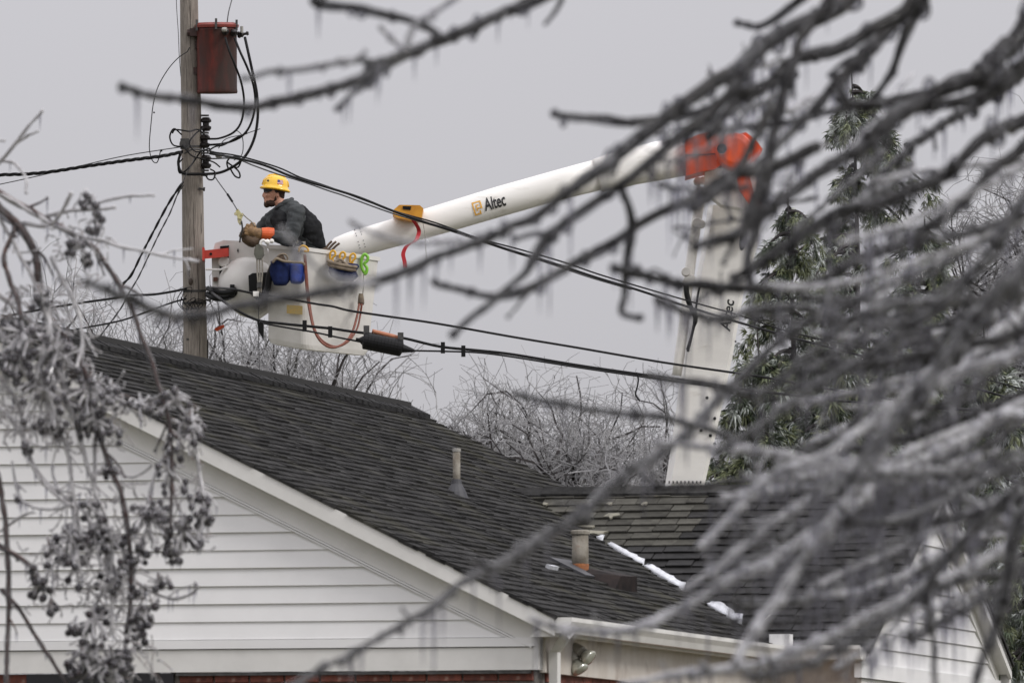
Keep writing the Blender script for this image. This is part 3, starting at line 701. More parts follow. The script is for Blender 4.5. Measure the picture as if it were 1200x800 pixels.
b = MB(); b.ball(at(189,176.5,90.7), 0.014, 8, 6); b.ball(at(180.5,132,90.7), 0.010, 8, 6); obj('ice_bead', b, BLACKR, bpy.data.objects['loose_ground_wire'])
for k, (pts, lb) in enumerate((
    ([(213,158,90.8),(204,151,90.75),(199,160,90.75),(203,170,90.8),(214,172,90.8)], 'small black jumper loop on the left side of the pole'),
    ([(202,156,90.8),(206,152,90.75),(222,154,90.75),(232,152,90.8),(243,161,90.85)], 'black jumper crossing the front of the pole above the clamps'),
    ([(214,186,90.8),(209,193,90.75),(211,203,90.75),(222,196,90.75),(236,176,90.75)], 'black jumper curving low on the left side of the pole'),
    ([(268,200,90.8),(266,190,90.8),(272,184,90.8),(282,186,90.8),(279,196,90.8),(270,196,90.8),(275,206,90.8),(281,208,90.8),(279,200,90.8),(266,190,90.8)], 'curled black jumper hanging right of the wire rack'),
    ([(240,203,90.8),(244,210,90.75),(250,210,90.75),(252,202,90.8),(246,198,90.8)], 'small black jumper loop under the wire rack'),
    ([(276,152,90.7),(283,158,90.7),(285,170,90.7),(283,182,90.7),(274,188,90.7)], 'thin grey jumper bowing right beside the transformer leads'),
    ([(256,174,90.8),(262,165,90.8),(270,161,90.8),(284,158,90.8),(305,151,90.8)], 'thin straight tie wire sticking out to the right of the rack'),
    ([(216,180,90.8),(226,175,90.7),(238,176,90.75),(250,178,90.8),(266,183,90.8)], 'grey jumper wrapped across the pole at the clamp'),
    ([(238,150,90.8),(228,158,90.7),(222,168,90.7),(230,178,90.7),(246,174,90.75)], 'black jumper looping across the pole front above the clamp'),
    ([(243,178,90.8),(252,172,90.75),(262,170,90.7),(276,162,90.7),(290,156,90.7)], 'black jumper rising right from the middle of the rack'),
    ([(214,170,90.8),(224,182,90.7),(236,186,90.75),(250,190,90.8),(258,196,90.8)], 'black jumper sagging from the clamp to the lower spool'),
    ([(230,178,90.75),(226,190,90.7),(219,203,90.7),(212,218,90.7)], 'pale bare wire slanting down across the pole face'))):
    wire('jumper_wire', pts, group='jumper wires tangled round the pole', r=0.009 if k not in (5, 6, 11) else 0.005, mat=BLACKR if k not in (5, 6, 7, 11) else GREYW, label=lb, cat='wire')
# to the left
twisted('service_cable', [(214,178,90.8),(190,183),(150,188),(100,195),(50,202.5),(0,205),(-60,206),(-160,200)], 0.0095, 0.012, BLACKR, 'twisted black service cable running left from the pole', 0.30, D=90.6)
wire('messenger_wire', [(214,172,90.8),(150,182),(100,193),(50,205),(0,216),(-80,232),(-160,250)], 0.0055, GREYW, 'thin bare messenger wire crossing behind the twisted cable left of the pole', 'wire', D=90.9)
twisted('drop_cable', [(215,213,90.8),(205,227),(195,243),(178,275),(165,300),(154,322),(143,334)], 0.010, 0.011, BLACKR, 'thick twisted drop cable slanting down left from the pole, nearer strand', 0.3, D=90.8, strands=2)
twisted('drop_cable', [(215,217,90.8),(208,228),(199,250),(186,275),(174,300),(162,325),(150,345),(141,362),(120,390),(90,428)], 0.006, 0.008, GREYW, 'thinner grey drop cable slanting down left just right of the thick one', 0.25, D=91, strands=2)
wire('telephone_line', [(218,338,90.85),(205,341),(180,345),(155,346),(129,350),(94,355),(40,364),(-60,384)], 0.013, BLACKR, 'upper black telephone line running left behind the roof', D=91)
wire('telephone_line', [(218,350,90.85),(200,355),(170,366),(140,376),(94,385),(30,398),(-60,414)], 0.010, BLACKR, 'lower black telephone line running left behind the roof', D=91)
# upper service span to the right
wire('span_cable', [(246,180,90.9),(270,184),(297,190),(316,196),(337,205),(361,213),(385,220),(420,231),(460,247),(500,261),(542,273.5),(591,291),(644,307),(700,325.5),(750,340.5),(800,357.5),(862,376.5),(930,396),(988,411),(1049,428),(1120,448),(1230,480)], 0.013, BLACKR, 'thicker black span cable crossing in front of the upper boom', D=89.6)
wire('span_cable', [(246,178,90.9),(280,183),(325,196),(352,208),(385,219),(460,246.5),(510,261),(560,279),(610,292.5),(660,307),(700,320.8),(750,336),(817,355.5),(867,369.5),(930,390),(1024,410),(1060,418),(1140,440),(1230,464)], 0.0085, BLACKR, 'thin black span cable running just above the thick one over the boom', D=89.8)
wire('span_cable', [(248,186,90.9),(275,186),(297,194),(325,204),(355,213),(385,223.5),(405,230),(460,250),(520,268),(591,292),(640,307.5),(690,324.5),(740,339)], 0.008, GREYW, 'thin grey span wire sagging just below the thick cable', 'wire', D=89.7)
b = MB(); b.lathe(at(254,182,90.7), at(264,184,90.5)-at(254,182,90.7), [(0,0.02),(0.02,0.028),(0.09,0.026),(0.11,0.01)], 8); obj('splice_sleeve', b, GALV, bpy.data.objects['span_cable'])
# middle telephone span
wire('messenger_cable', [(244,337,90.9),(270,338.5),(299,344),(335,349.5),(370,356),(390,359),(410,364),(450,370),(512,379),(600,394.5),(675,407),(750,420),(800,428),(890,441),(939,450),(999,460),(1084,474),(1154,481),(1240,492)], 0.012, BLACKR, 'single black cable strung across the front of the bucket', D=88.9)
# lower bundled span
wire('bundled_cable', [(246,341,90.9),(258,350),(275,362),(302,375),(330,379),(370,383),(390,385),(410,388),(450,393),(475,396.5),(516,406),(560,410.5),(600,415),(675,427.5),(740,437),(800,445),(879,457),(940,464),(1002,471),(1157,482),(1240,490)], 0.0145, BLACKR, 'upper thick cable of the bundle strung under the bucket', D=88.7)
wire('bundled_cable', [(304,376),(310,379),(340,384.5),(370,389.5),(395,395),(420,400),(440,405),(470,410),(520,411.5),(560,413),(600,418),(675,430),(740,439.5),(800,448),(860,456)], 0.0095, BLACKR, 'lower thin cable of the bundle leading into the splice case', D=88.6)
# splice case
sp = at(450, 404, 88.5); spl = thing('splice_case', 'black ribbed splice case clamped on the lower cables right of the bucket', 'splice case', sp)
a_ = at(417, 397, 88.5); c_ = at(486, 411, 88.5); dr = (c_-a_).normalized(); ln = (c_-a_).length
prof = [(0,0.014),(0.03,0.016),(ln*0.12,0.05),(ln*0.135,0.082)]
k = 0
for i in range(11):
    t = ln*(0.15+i*0.056); prof += [(t,0.090),(t+ln*0.05,0.090),(t+ln*0.052,0.0875),(t+ln*0.055,0.0875)]
prof += [(ln*0.78,0.082),(ln*0.80,0.045),(ln*0.97,0.02),(ln,0.012)]
b = MB(); b.lathe(a_, dr, prof, 20); obj('case_body', b, BLACK, spl)
for t in (0.18, 0.76):
    c = a_+dr*ln*t; b = MB(); b.box(tuple(c+Vector((-0.03,-0.03,0.06))), tuple(c+Vector((0.03,0.03,0.16)))); obj('hanger_clamp', b, STEEL, spl)
b = MB(); b.tube(catmull(AP([(436,388),(448,391),(462,394.5),(470,397)], 88.55)), 0.024, 8); obj('orange_wrap', b, TAPE, spl, smooth=True)
for (x, y) in ((357,381), (387,388), (519,406.5), (543,410.5)):
    b = MB(); c = at(x, y, 88.6); b.box(tuple(c+Vector((-0.022,-0.03,-0.065))), tuple(c+Vector((0.022,0.03,0.05))))
    o = obj('cable_spacer', b, BLACK, label={357: 'left cable spacer block under the bucket', 387: 'cable spacer block beside the hanging hose loop', 519: 'cable spacer block just right of the splice case', 543: 'cable spacer block farthest right of the splice case'}[x], cat='cable spacer', group='spacer blocks on the lower cables', origin=c)
b = MB(); b.slab(AP([(301,376),(309,380),(309,399),(303,388)], 88.65), (0, 0.03, 0)); obj('black_end_clamp', b, BLACK, label='black wedge clamp at the left end of the lower cable bundle', cat='clamp', origin=at(305,378,88.65))
wire('tie_rope', [(303,398,88.7),(303.5,410),(304,430),(304,470)], 0.004, GREYW, 'thin cord hanging straight down from the wedge clamp', 'cord', D=88.7)
wire('cable_pigtail', [(746,436,88.6),(748,444),(747,452),(745,462),(750,470)], 0.008, BLACKR, 'short frayed pigtail hanging from the cables before the lower boom', 'wire', D=88.6)
# thick black hoses at the pole
HGX = 'thick black cable ends bent at the pole'
wire('cable_tail', [(244,338,90.7),(250,341),(262,343),(273,341),(274,337)], 0.03, BLACKR, 'thick black cable tail bent just right of the pole, upper one', D=90.4)
wire('cable_tail', [(243,345,90.7),(252,349),(264,349),(273,345),(275,340)], 0.034, BLACKR, 'thick black cable tail bent just right of the pole, lower one', D=90.5)
b = MB(); b.box(tuple(at(269.5,346,90.4)), tuple(at(275,334,90.5)+Vector((0,0.1,0)))); obj('cable_clamp', b, BLACK, label='black clamp gripping the bent cable tails right of the pole', cat='clamp', origin=at(272,340,90.4))

# ------------------------------------------------------------------ bucket truck
DT = 93.0
Tx = at(742, 917, 95).x
truck = thing('bucket_truck', 'white bucket truck with orange elbow raised over the roof beside the pole', 'bucket truck', (Tx, 95, 0))
def local_section(pts_list, mat, name, parent=truck, smooth=False, sides=None):
    b = MB(); n = len(pts_list[0]); vs = [p for s_ in pts_list for p in s_]
    fs = []
    for i in range(len(pts_list)-1):
        for k in range(n): k2 = (k+1) % n; fs.append((i*n+k, i*n+k2, (i+1)*n+k2, (i+1)*n+k))
    fs += [tuple(range(n))[::-1], tuple((len(pts_list)-1)*n+k for k in range(n))]
    b.add(vs, fs); return obj(name, b, mat, parent, smooth=smooth)
# upper boom : round fibreglass tube, px centreline and radii
def sect(x, yt, yb, D, ry=None, n=28, px=0.0, sq=1.0):
    """ring perpendicular to the boom, given its top and bottom pixel"""
    a = at(x, (yt+yb)/2, D); r = (yb-yt)/2*D/F
    d = BD; u = Vector((-d.z, 0, d.x)).normalized(); wv = Vector((0, 1, 0)); out = []
    for k in range(n):
        t = 2*math.pi*k/n; cx, cy = math.cos(t), math.sin(t)
        cx = math.copysign(abs(cx)**sq, cx); cy = math.copysign(abs(cy)**sq, cy)
        out.append(a+u*cx*r+wv*cy*r*(ry or 1))
    return out
BD = (at(700, 207, 92.2)-at(430, 281, 91.8)).normalized()
def bD(x): return 91.8+(x-430)*0.0012
rings = [sect(x, yt, yb, bD(x), sq=0.9) for x, yt, yb in ((384,292,303),(388,285,305),(396,278,306),(408,273,303),(421,268.5,300),(437,264,296),(496,246,280),(587,218,253.5),(660,197.5,233),(703,186,223))]
ub = local_section(rings, BOOMW, 'upper_boom', smooth=True)
rings = [sect(x, yt, yb, bD(x), sq=0.75) for x, yt, yb in ((700,186,226),(716,181,223),(740,174,217),(775,165,211),(804,162,205.5))]
us = local_section(rings, BOOMW, 'boom_steel_section', smooth=True)
def ring_rivets(x, yt, yb, parent, n=7):
    a0 = sect(x, yt, yb, bD(x), n=28, sq=0.9)
    for k in range(n):
        b = MB(); i = (19+int(k*1.4)) % 28; p = a0[i % 28]; b.ball(p, 0.006, 6, 4); obj('rivet', b, STEEL, parent)
ring_rivets(420, 268.5, 300.5, ub); ring_rivets(426, 267, 299, ub); ring_rivets(710, 183, 224, us); ring_rivets(718, 181, 223, us, 5)
# boom pad
padc = at(478, 249, 91.4)
pad = obj('boom_pad', (lambda b: (b.slab(AP([(461,246),(468,240),(492,240.5),(496,244),(494,255),(484,259),(466,255),(460,251)], 91.45), (0,0.42,0)), b)[1])(MB()), YELBOX, truck, label='amber yellow block strapped on top of the upper boom')
b = MB(); b.slab(AP([(472,241.5),(482,241.8),(481,246),(472,245)], 91.44), (0,0.02,0)); obj('pad_handle', b, BLACK, pad)
b = MB()
P = catmull(AP([(484,258,91.4),(489,265,91.5),(491,272,91.55),(487,282,91.5),(477,288,91.5),(472.5,297,91.5),(474,306,91.5),(475,314,91.5)]), 4)
for i in range(len(P)-1):
    o_ = Vector((0.022, 0, 0)); b.hexa([P[i]-o_, P[i]+o_, P[i]+o_+Vector((0,.006,0)), P[i]-o_+Vector((0,.006,0)), P[i+1]-o_, P[i+1]+o_, P[i+1]+o_+Vector((0,.006,0)), P[i+1]-o_+Vector((0,.006,0))])
obj('red_strap', b, STRAP, truck)
b = MB(); b.tube(catmull(AP([(495,258,91.5),(498,275,91.5),(499,292,91.5),(500,304,91.5)])), 0.003, 4); obj('strap_cord', b, ROPE, truck)
# decals
def text_mesh(txt, size, shear=0.0, bold=0.0):
    cu = bpy.data.curves.new('lettering_curve', 'FONT'); cu.body = txt; cu.size = size; cu.shear = shear; cu.offset = bold; cu.resolution_u = 3
    to = bpy.data.objects.new('lettering_tmp', cu); sc.collection.objects.link(to); dg = bpy.context.evaluated_depsgraph_get()
    me = bpy.data.meshes.new_from_object(to.evaluated_get(dg)); bpy.data.objects.remove(to); bpy.data.curves.remove(cu)
    bm = bmesh.new(); bm.from_mesh(me); bpy.data.meshes.remove(me)
    h = size
    for k in range(1, 10):
        bmesh.ops.bisect_plane(bm, geom=bm.verts[:]+bm.edges[:]+bm.faces[:], plane_co=(0, h*k/10-0.02, 0), plane_no=(0,1,0))
    vs = [v.co.copy() for v in bm.verts]; bm.verts.index_update(); fs = [tuple(v.index for v in f.verts) for f in bm.faces]; bm.free(); return vs, fs
def on_boom(u, v):
    """u metres along boom from pixel x=553, v metres above centreline -> point on the tube's near surface"""
    c0 = at(553, 246.8, bD(553)); c1 = at(640, 221.7, bD(640)); d = (c1-c0).normalized()
    up = Vector((-d.z, 0, d.x)).normalized(); r = 0.166
    h = math.sqrt(max(0, r*r-v*v)); return c0+d*u+up*v+Vector((0, -h-0.005, 0))
vs, fs = text_mesh('Altec', 0.195, 0.18, 0.0035)
mxx = max(v.x for v in vs); mnx = min(v.x for v in vs); sc_ = 0.245/(mxx-mnx)
b = MB(); b.add([on_boom(0.135+(v.x-mnx)*sc_, v.y*1.0-0.058) for v in vs], fs); obj('boom_lettering', b, PRINTK, truck)
b = MB()
def patch(u0, v0, u1, v1, mb, n=4):
    for i in range(n):
        va, vb = v0+(v1-v0)*i/n, v0+(v1-v0)*(i+1)/n
        mb.add([on_boom(u0, va), on_boom(u1, va), on_boom(u1, vb), on_boom(u0, vb)], [(0,1,2,3)])
for q in ((0.015,-0.075,0.03,0.07),(0.03,0.055,0.10,0.07),(0.03,-0.075,0.075,-0.06),(0.10,-0.02,0.115,0.07),(0.05,-0.035,0.062,0.035),(0.062,0.023,0.085,0.035),(0.062,-0.012,0.10,0.0),(0.075,-0.075,0.09,-0.035)): patch(*q, b)
obj('boom_emblem', b, PRINTY, truck)
# elbow (orange covers) -- one cover each side of the pivot
def prism(name, px, D0, depth, mat, parent=truck, **k):
    b = MB(); b.slab([at(x, y, D0) for x, y in px], (0, depth, 0)); return obj(name, b, mat, parent, **k)
E0 = prism('elbow_cover', [(803,164),(820,157),(838,153.5),(850,156),(853,172),(850,190),(838,198),(822,201),(804,206)], 91.95, 0.62, ORANGE)
prism('elbow_seam', [(803,181.5),(838,180),(838,181),(803,182.6)], 91.935, 0.01, BLACK)
b = MB(); b.lathe(at(861, 176, 91.75), (0,1,0), [(0,0.13),(0.02,0.185),(0.10,0.20),(0.6,0.20),(0.75,0.15)], 28); obj('elbow_pivot', b, ORANGE, truck)
b = MB(); b.lathe(at(846, 174, 91.7), (0,1,0), [(0,0.03),(0.0,0.052),(0.1,0.052)], 20); obj('pivot_opening', b, BLACK, truck)
prism('elbow_nose', [(862,158),(874,155),(885,163),(894,175),(886,188),(872,196),(860,192)], 92.0, 0.5, ORANGE)
prism('white_elbow_plate', [(868,163),(875,166),(878,178),(871,186),(865,176)], 91.9, 0.05, BOOMW)
prism('elbow_saddle', [(826,200),(842,197),(868,196),(883,190),(887,205),(892,238),(884,246),(846,240),(836,232),(826,222)], 92.1, 0.42, BOOMW)
prism('lower_cover', [(862,200),(878,205),(884,228),(894,239),(893,246),(878,239),(866,222)], 91.98, 0.1, ORANGE)
# lower boom: box tube
def lb(pts, D0, depth, name, mat, **k): return prism(name, pts, D0, depth, mat, **k)
secs = []
for (xl, xm, xr, y) in ((830,836,892,240),(823,829,888,287),(812,818,871,345),(800,806,859,415),(790,797,841,500),(779,786,825,571),(765,772,812,680),(742,748,785,900)):
    a = at(xl, y, 93.15); c = at(xm, y, 92.75); e = at(xr-4, y, 92.70); e2 = at(xr, y, 92.8); f_ = at(xr, y, 93.4); h_ = at(xl+3, y, 93.5)
    secs.append([a, c, e, e2, f_, h_])
lbm = local_section(secs, BOOMW, 'lower_boom')
# compensation link beside the boom
b = MB(); b.tube(catmull(AP([(822,226),(816,262),(808,320),(800,390),(793,440)], 92.85), 3), [0.055]*12+[0.05], 12); obj('leveling_link', b, BOOMW, truck, smooth=True)
for (x, y, r_) in ((818,212,0.05),(824,211,0.045),(820,223,0.05),(817,261,0.06),(822,262,0.045),(804,318,0.05),(806,330,0.06),(811,326,0.04)):
    b = MB(); b.lathe(at(x, y, 92.6), (0,1,0), [(0,r_*0.5),(0.0,r_*0.85),(0.03,r_),(0.12,r_)], 14); obj('link_pin', b, BUCKW, truck)
b = MB(); b.tube(catmull(AP([(804,334),(805,345),(808,356),(813,367),(815,374),(811,392),(806,412)], 92.45), 4), [0.03]*9+[0.026]*9+[0.014]*7, 8); obj('hydraulic_hose', b, BLACKR, truck, smooth=True)
b = MB(); b.tube(catmull(AP([(821,330),(818,345),(815,365),(811,390),(805,410)], 92.5), 4), 0.012, 6); obj('hydraulic_hose', b, BLACKR, truck, smooth=True)
# slot and holes
b = MB(); b.lathe(at(871, 281, 92.66), (0,1,0), [(0,0.05),(0.01,0.05)], 18); me_v = b.v
c_ = at(871, 281, 92.66); b.v = [tuple(Vector((c_.x+(v[0]-c_.x)*0.8+(v[2]-c_.z)*0.35, v[1], c_.z+(v[2]-c_.z)*2.3))) for v in b.v]; obj('access_slot', b, BLACK, truck)
for (x, y) in ((830,466),(839,490),(823,504),(834,510),(839,520)):
    b = MB(); b.lathe(at(x-1.5, y, 92.68), (0,1,0), [(0,0.018),(0.02,0.018)], 10); obj('bolt_hole', b, BLACK, truck)
for i in range(9):
    b = MB(); b.box(tuple(at(783.5+i*4.6, 566, 92.68)), tuple(at(785+i*4.6, 563.5, 92.74))); obj('seam_bolt', b, STEEL, truck)
lbd = (at(866,300,92.7)-at(840,480,92.7)).normalized(); lbx = Vector((lbd.z,0,-lbd.x))
vs, fs = text_mesh('Altec', 0.155, 0.18, 0.0035); mxx = max(v.x for v in vs); mnx = min(v.x for v in vs); sc_ = 0.35/(mxx-mnx)
o_ = at(855, 389, 92.66); b = MB(); b.add([o_+lbd*((v.x-mnx)*sc_)-lbx*(v.y) + Vector((0,-0.01,0)) for v in vs], fs); obj('boom_lettering', b, PRINTK, truck)
for (x, y) in ((882,250),(885,252),(879,310),(862,400)):
    b = MB(); b.ball(at(x, y, 92.68), 0.012, 6, 4); obj('rivet', b, STEEL, truck)
# chassis, cab and wheels (behind the house)
b = MB(); cx = Tx
b.lathe(Vector((cx, 95, 1.3)), (0,0,1), [(0,0.5),(0.2,0.5),(0.25,0.38),(1.35,0.34),(1.4,0.45),(1.65,0.45)], 20); obj('turntable', b, BUCKW, truck)
b = MB(); b.box((cx-2.6,94.6,0.75),(cx+5.6,94.8,1.0)); b.box((cx-2.6,95.2,0.75),(cx+5.6,95.4,1.0)); obj('chassis_frame', b, BLACK, truck)
b = MB(); b.box((cx-2.7,93.8,1.01),(cx+2.6,94.5,1.85)); b.box((cx-2.7,95.5,1.01),(cx+2.6,96.2,1.85)); b.box((cx-2.7,94.51,1.01),(cx+2.6,95.49,1.25)); obj('service_body', b, BUCKW, truck)
b = MB(); b.slab([(cx+2.8,93.8,0.9),(cx+5.8,93.8,0.9),(cx+5.8,93.8,1.6),(cx+4.6,93.8,1.75),(cx+4.2,93.8,2.6),(cx+2.8,93.8,2.65)], (0,2.4,0)); cab = obj('cab', b, BUCKW, truck)
b = MB(); b.slab([(cx+3.2,93.79,1.75),(cx+4.35,93.79,1.75),(cx+4.05,93.79,2.4),(cx+3.2,93.79,2.4)], (0,-0.01,0)); obj('side_window', b, GLASSDARK, cab)
for wx_ in (-1.4, 4.7):
    for wy in (93.95, 95.75):
        b = MB(); b.lathe((cx+wx_, wy, 0.48), (0,1,0), [(0,0.36),(0.0,0.44),(0.05,0.48),(0.25,0.48),(0.3,0.44),(0.3,0.3)], 22); wh = obj('wheel', b, TYRE, truck)
        b = MB(); b.lathe((cx+wx_, wy-0.006, 0.48), (0,1,0), [(0,0.10),(0.0,0.22),(0.005,0.24)], 16); obj('rim', b, GALV, wh)

# bucket -- box turned on edge: corner A left, B near corner, C right, E far
DB = 90.1
def bk(x, y, d=0): return at(x, y, DB+d)
topc = [bk(311,289,0.42), bk(352,291,0.0), bk(447,304,0.62), bk(400,300,1.05)]
botc = [bk(311,401,0.45), bk(356,409,0.07), bk(434,417,0.58), bk(392,409,0.98)]
def rr(corners, f, n=5):
    """rounded quad ring"""
    out = []; m_ = len(corners)
    for i in range(m_):
        p, c, nx = corners[i-1], corners[i], corners[(i+1) % m_]
        a = c+(p-c)*f; e = c+(nx-c)*f
        for k in range(n+1):
            t = k/n; out.append(a*(1-t)**2+c*2*t*(1-t)+e*t*t)
    return out
ce = sum(botc, Vector())/4; ct = sum(topc, Vector())/4
ringsB = [rr([p+(ce-p)*0.16+Vector((0,0,-0.012)) for p in botc], 0.2), rr([p+(ce-p)*0.04 for p in botc], 0.15), rr([p+Vector((0,0,0.05)) for p in botc], 0.12)]
for t in (0.3, 0.6, 0.93): ringsB.append(rr([botc[i].lerp(topc[i], t) for i in range(4)], 0.12))
ringsB += [rr(topc, 0.12), rr([p+(ct-p)*0.05 for p in topc], 0.12), rr([topc[i].lerp(botc[i], 0.3)+(ct-topc[i])*0.06 for i in range(4)], 0.12), rr([botc[i].lerp(topc[i], 0.06)+(ce-botc[i])*0.07 for i in range(4)], 0.12)]
b = MB(); n = len(ringsB[0]); b.v = [tuple(p) for r_ in ringsB for p in r_]
for i in range(len(ringsB)-1):
    for k in range(n): k2 = (k+1) % n; b.f.append((i*n+k, i*n+k2, (i+1)*n+k2, (i+1)*n+k)); b.m.append(0)
b.f += [tuple(range(n))[::-1], tuple((len(ringsB)-1)*n+k for k in range(n))]; b.m += [0, 0]
bucket = obj('bucket', b, BUCKW, truck, smooth=False)
# rim lip
b = MB(); outer = rr([p+(p-ct)*0.035 for p in topc], 0.12); inner = rr([p-(p-ct)*0.02 for p in topc], 0.12); n = len(outer)
for dz in (0.0, 0.035):
    pass
v = [p+Vector((0,0,-0.02)) for p in outer]+[p+Vector((0,0,0.022)) for p in outer]+[p+Vector((0,0,0.022)) for p in inner]+[p+Vector((0,0,-0.02)) for p in inner]
b.add(v, [(j*n+k, j*n+(k+1) % n, ((j+1) % 4)*n+(k+1) % n, ((j+1) % 4)*n+k) for j in range(4) for k in range(n)]); obj('bucket_rim', b, BUCKW, bucket)
b = MB(); b.slab([bk(336,357,0.14), bk(354.5,358.5,-0.02), bk(354.5,368.5,-0.01), bk(336,367,0.15)], (0,0.01,0)); obj('warning_label', b, material('yellowed_label', (0.62,0.42,0.12), (0.5,0.4,0.2), 0.6, 30), bucket)
# boom tip and bucket mount left of the bucket
prism('tip_housing', [(252,285),(262,281.5),(296,283),(312,288),(316,300),(314,362),(300,372),(280,366),(262,352),(249,345),(248,300)], 90.75, 0.5, BUCKW)
b = MB(); b.ball(at(290, 333, 90.7), 0.33, 24, 16, scale=(0.95, 0.62, 0.88)); obj('tip_dome', b, BUCKW, truck, smooth=True)
prism('slot_opening', [(258,288.5),(268.5,287.5),(267.5,323),(263,324.5),(257,321)], 90.735, 0.01, BLACK)
b = MB(); b.hexa([at(238,303.5,90.6),at(268,300.5,90.6),at(268,300.5,90.8),at(238,303.5,90.8),at(238,293.5,90.6),at(268,290.5,90.6),at(268,290.5,90.8),at(238,293.5,90.8)])
b.box(tuple(at(237,305,90.58)), tuple(at(240.5,292,90.85)))
obj('red_jib_arm', b, REDP, truck, label='red steel jib arm reaching to the pole')
b = MB(); b.lathe(at(247,297.5,90.592), (0,1,0), [(0,0.015),(0.01,0.015)], 8); obj('jib_pin', b, BLACK, truck)
b = MB(); b.lathe(at(262, 306, 90.68), (0,1,0), [(0,0.05),(0.01,0.062),(0.05,0.062)], 16); obj('winch_drum', b, BOOMW, truck)
b = MB(); b.tube(AP([(241,315.5),(258,316),(266,313)], 90.6), 0.012, 6); b.tube(AP([(260,320),(265,310)], 90.6), 0.006, 5); obj('white_pin_rod', b, BOOMW, truck)
prism('housing_mark', [(279,291),(280,293.5),(279,296.5),(277.5,293.5)], 90.735, 0.01, STEEL)
for i, (x, y) in enumerate(((251,327),(254,326),(259,330),(264,331),(268,329),(271,333))):
    b = MB(); b.box(tuple(at(x-1, y+1, 90.73)), tuple(at(x+1, y-1, 90.77))); obj('housing_bolt', b, STEEL, truck)
prism('brown_fitting', [(250,325),(255,324.5),(255,329),(250,329.5)], 90.70, 0.05, material('rusty_fitting', (0.12,0.05,0.03)))
b = MB(); b.slab([at(x,y,90.2) for x,y in ((291,323),(296,320),(313,319),(316,325),(314,348),(300,350),(292,342))], (0,0.28,0)); obj('mount_bracket', b, BLACK, truck)
b = MB(); b.tube(catmull(AP([(310,350),(314,335),(316,322),(322,308),(330,302)], 89.95)), 0.035, 8); obj('black_hose', b, BLACKR, truck, smooth=True)
prism('orange_cone_tip', [(251,385),(262,380),(263,383),(254,388)], 91.2, 0.06, ORANGE)
# pulley block on the rim
pb_ = at(303, 292, 89.9)
blk = thing('pulley_block', 'grey pulley block with ropes hung on the left rim of the bucket', 'pulley', pb_)
b = MB(); b.slab([at(x,y,89.85) for x,y in ((298,292),(300,287),(304,286),(308.5,290),(309.5,298),(306,303.5),(300,303),(297.5,298))], (0,0.10,0)); obj('block_shell', b, material('olive_grey_block', (0.13,0.13,0.105), (0.08,0.08,0.065), 0.6, 20), blk)
b = MB(); b.tube(catmull(AP([(305,287),(306,283),(309,281.5),(312,284)], 89.88)), 0.014, 8); b.ball(at(313.5,283.5,89.9), 0.03, 8, 6); b.ball(at(318.5,282.5,89.95), 0.026, 8, 6); obj('block_hook', b, BOOMW, blk, smooth=True)
for (x0, x1) in ((301,302.5),(304,304),(307,306)):
    b = MB(); b.tube(catmull(AP([(x0,302),(x0+0.4,318),(x1,334),(x1-0.3,343)], 89.87)), 0.010, 5); obj('block_rope', b, ROPE, blk, smooth=True)
b = MB(); b.box(tuple(at(301,337,89.84)), tuple(at(307,331,89.9))); b.tube(AP([(303,343),(303,372),(303.5,398)], 89.8), 0.005, 4); obj('lower_hook', b, STEEL, blk)
b = MB(); b.box(tuple(at(296.5,347,88.85)), tuple(at(303.5,342,88.95))); obj('white_cable_tie', b, BOOMW, label='white wrap on the cable just left of the bucket', cat='cable tie', origin=at(300,345,88.9))

# tool bags on the bucket side
def bag(name, label, rim, bodypx, D, mats, prt):
    t = thing(name, label, 'tool bag', at(bodypx[0][0], bodypx[0][1], D))
    return t
def pouch(parent, name, cx, ytop, ybot, w0, w1, D, mat, dep=0.12, rim=None, tilt=0.0):
    b = MB(); n = 18; m_ = 7; r_px = D/F
    for j in range(m_+1):
        t = j/m_; y = ytop+(ybot-ytop)*t; wd = w0+(w1-w0)*t; wd *= (1-0.35*max(0, t-0.75)/0.25)
        for k in range(n):
            a = 2*math.pi*k/n; wob = 1+0.10*math.sin(3*a+j*1.3)+R.uniform(-.07, .07)
            p = at(cx+math.cos(a)*wd/2*wob+tilt*t, y+math.cos(a)*tilt*0.2, D); p.y += math.sin(a)*dep; b.v.append(tuple(p))
    for j in range(m_):
        for k in range(n): k2 = (k+1) % n; b.f.append((j*n+k, j*n+k2, (j+1)*n+k2, (j+1)*n+k)); b.m.append(0)
    b.f.append(tuple(m_*n+k for k in range(n))); b.m.append(0)
    b.f.append(tuple(k for k in range(n))[::-1]); b.m.append(0)
    return obj(name, b, mat, parent, smooth=True)
bag1 = thing('tool_bag', 'navy canvas tool bag with bright blue pouch on the near corner of the bucket', 'tool bag', bk(338, 334, -0.2))
pouch(bag1, 'canvas_pouch', 328.5, 306, 334, 24, 22, DB-0.15, CANVASB)
pouch(bag1, 'blue_pouch', 347.5, 309, 332, 20, 19, DB-0.12, BLUE)
b = MB(); b.tube(catmull(AP([(319,308),(324,303),(332,306),(342,307),(354,308),(357,311)], DB-0.28)), 0.014, 6); b.tube(catmull(AP([(322,307),(327,299),(334,298),(337,303),(333,308)], DB-0.2)), 0.010, 6); b.tube(catmull(AP([(319,309),(315,317),(314,326)], DB-0.1)), 0.014, 6); obj('canvas_rim', b, CANVAST, bag1, smooth=True)
b = MB(); b.slab([bk(x,y,-0.2) for x,y in ((325,300),(331,297),(335,304),(333,308),(326,307))], (0,0.05,0)); obj('leather_flap', b, GLOVE2, bag1)
bag2 = thing('tool_bag', 'round navy tool bag with tan rim hanging from yellow hooks on the bucket', 'tool bag', bk(403, 328, 0.1))
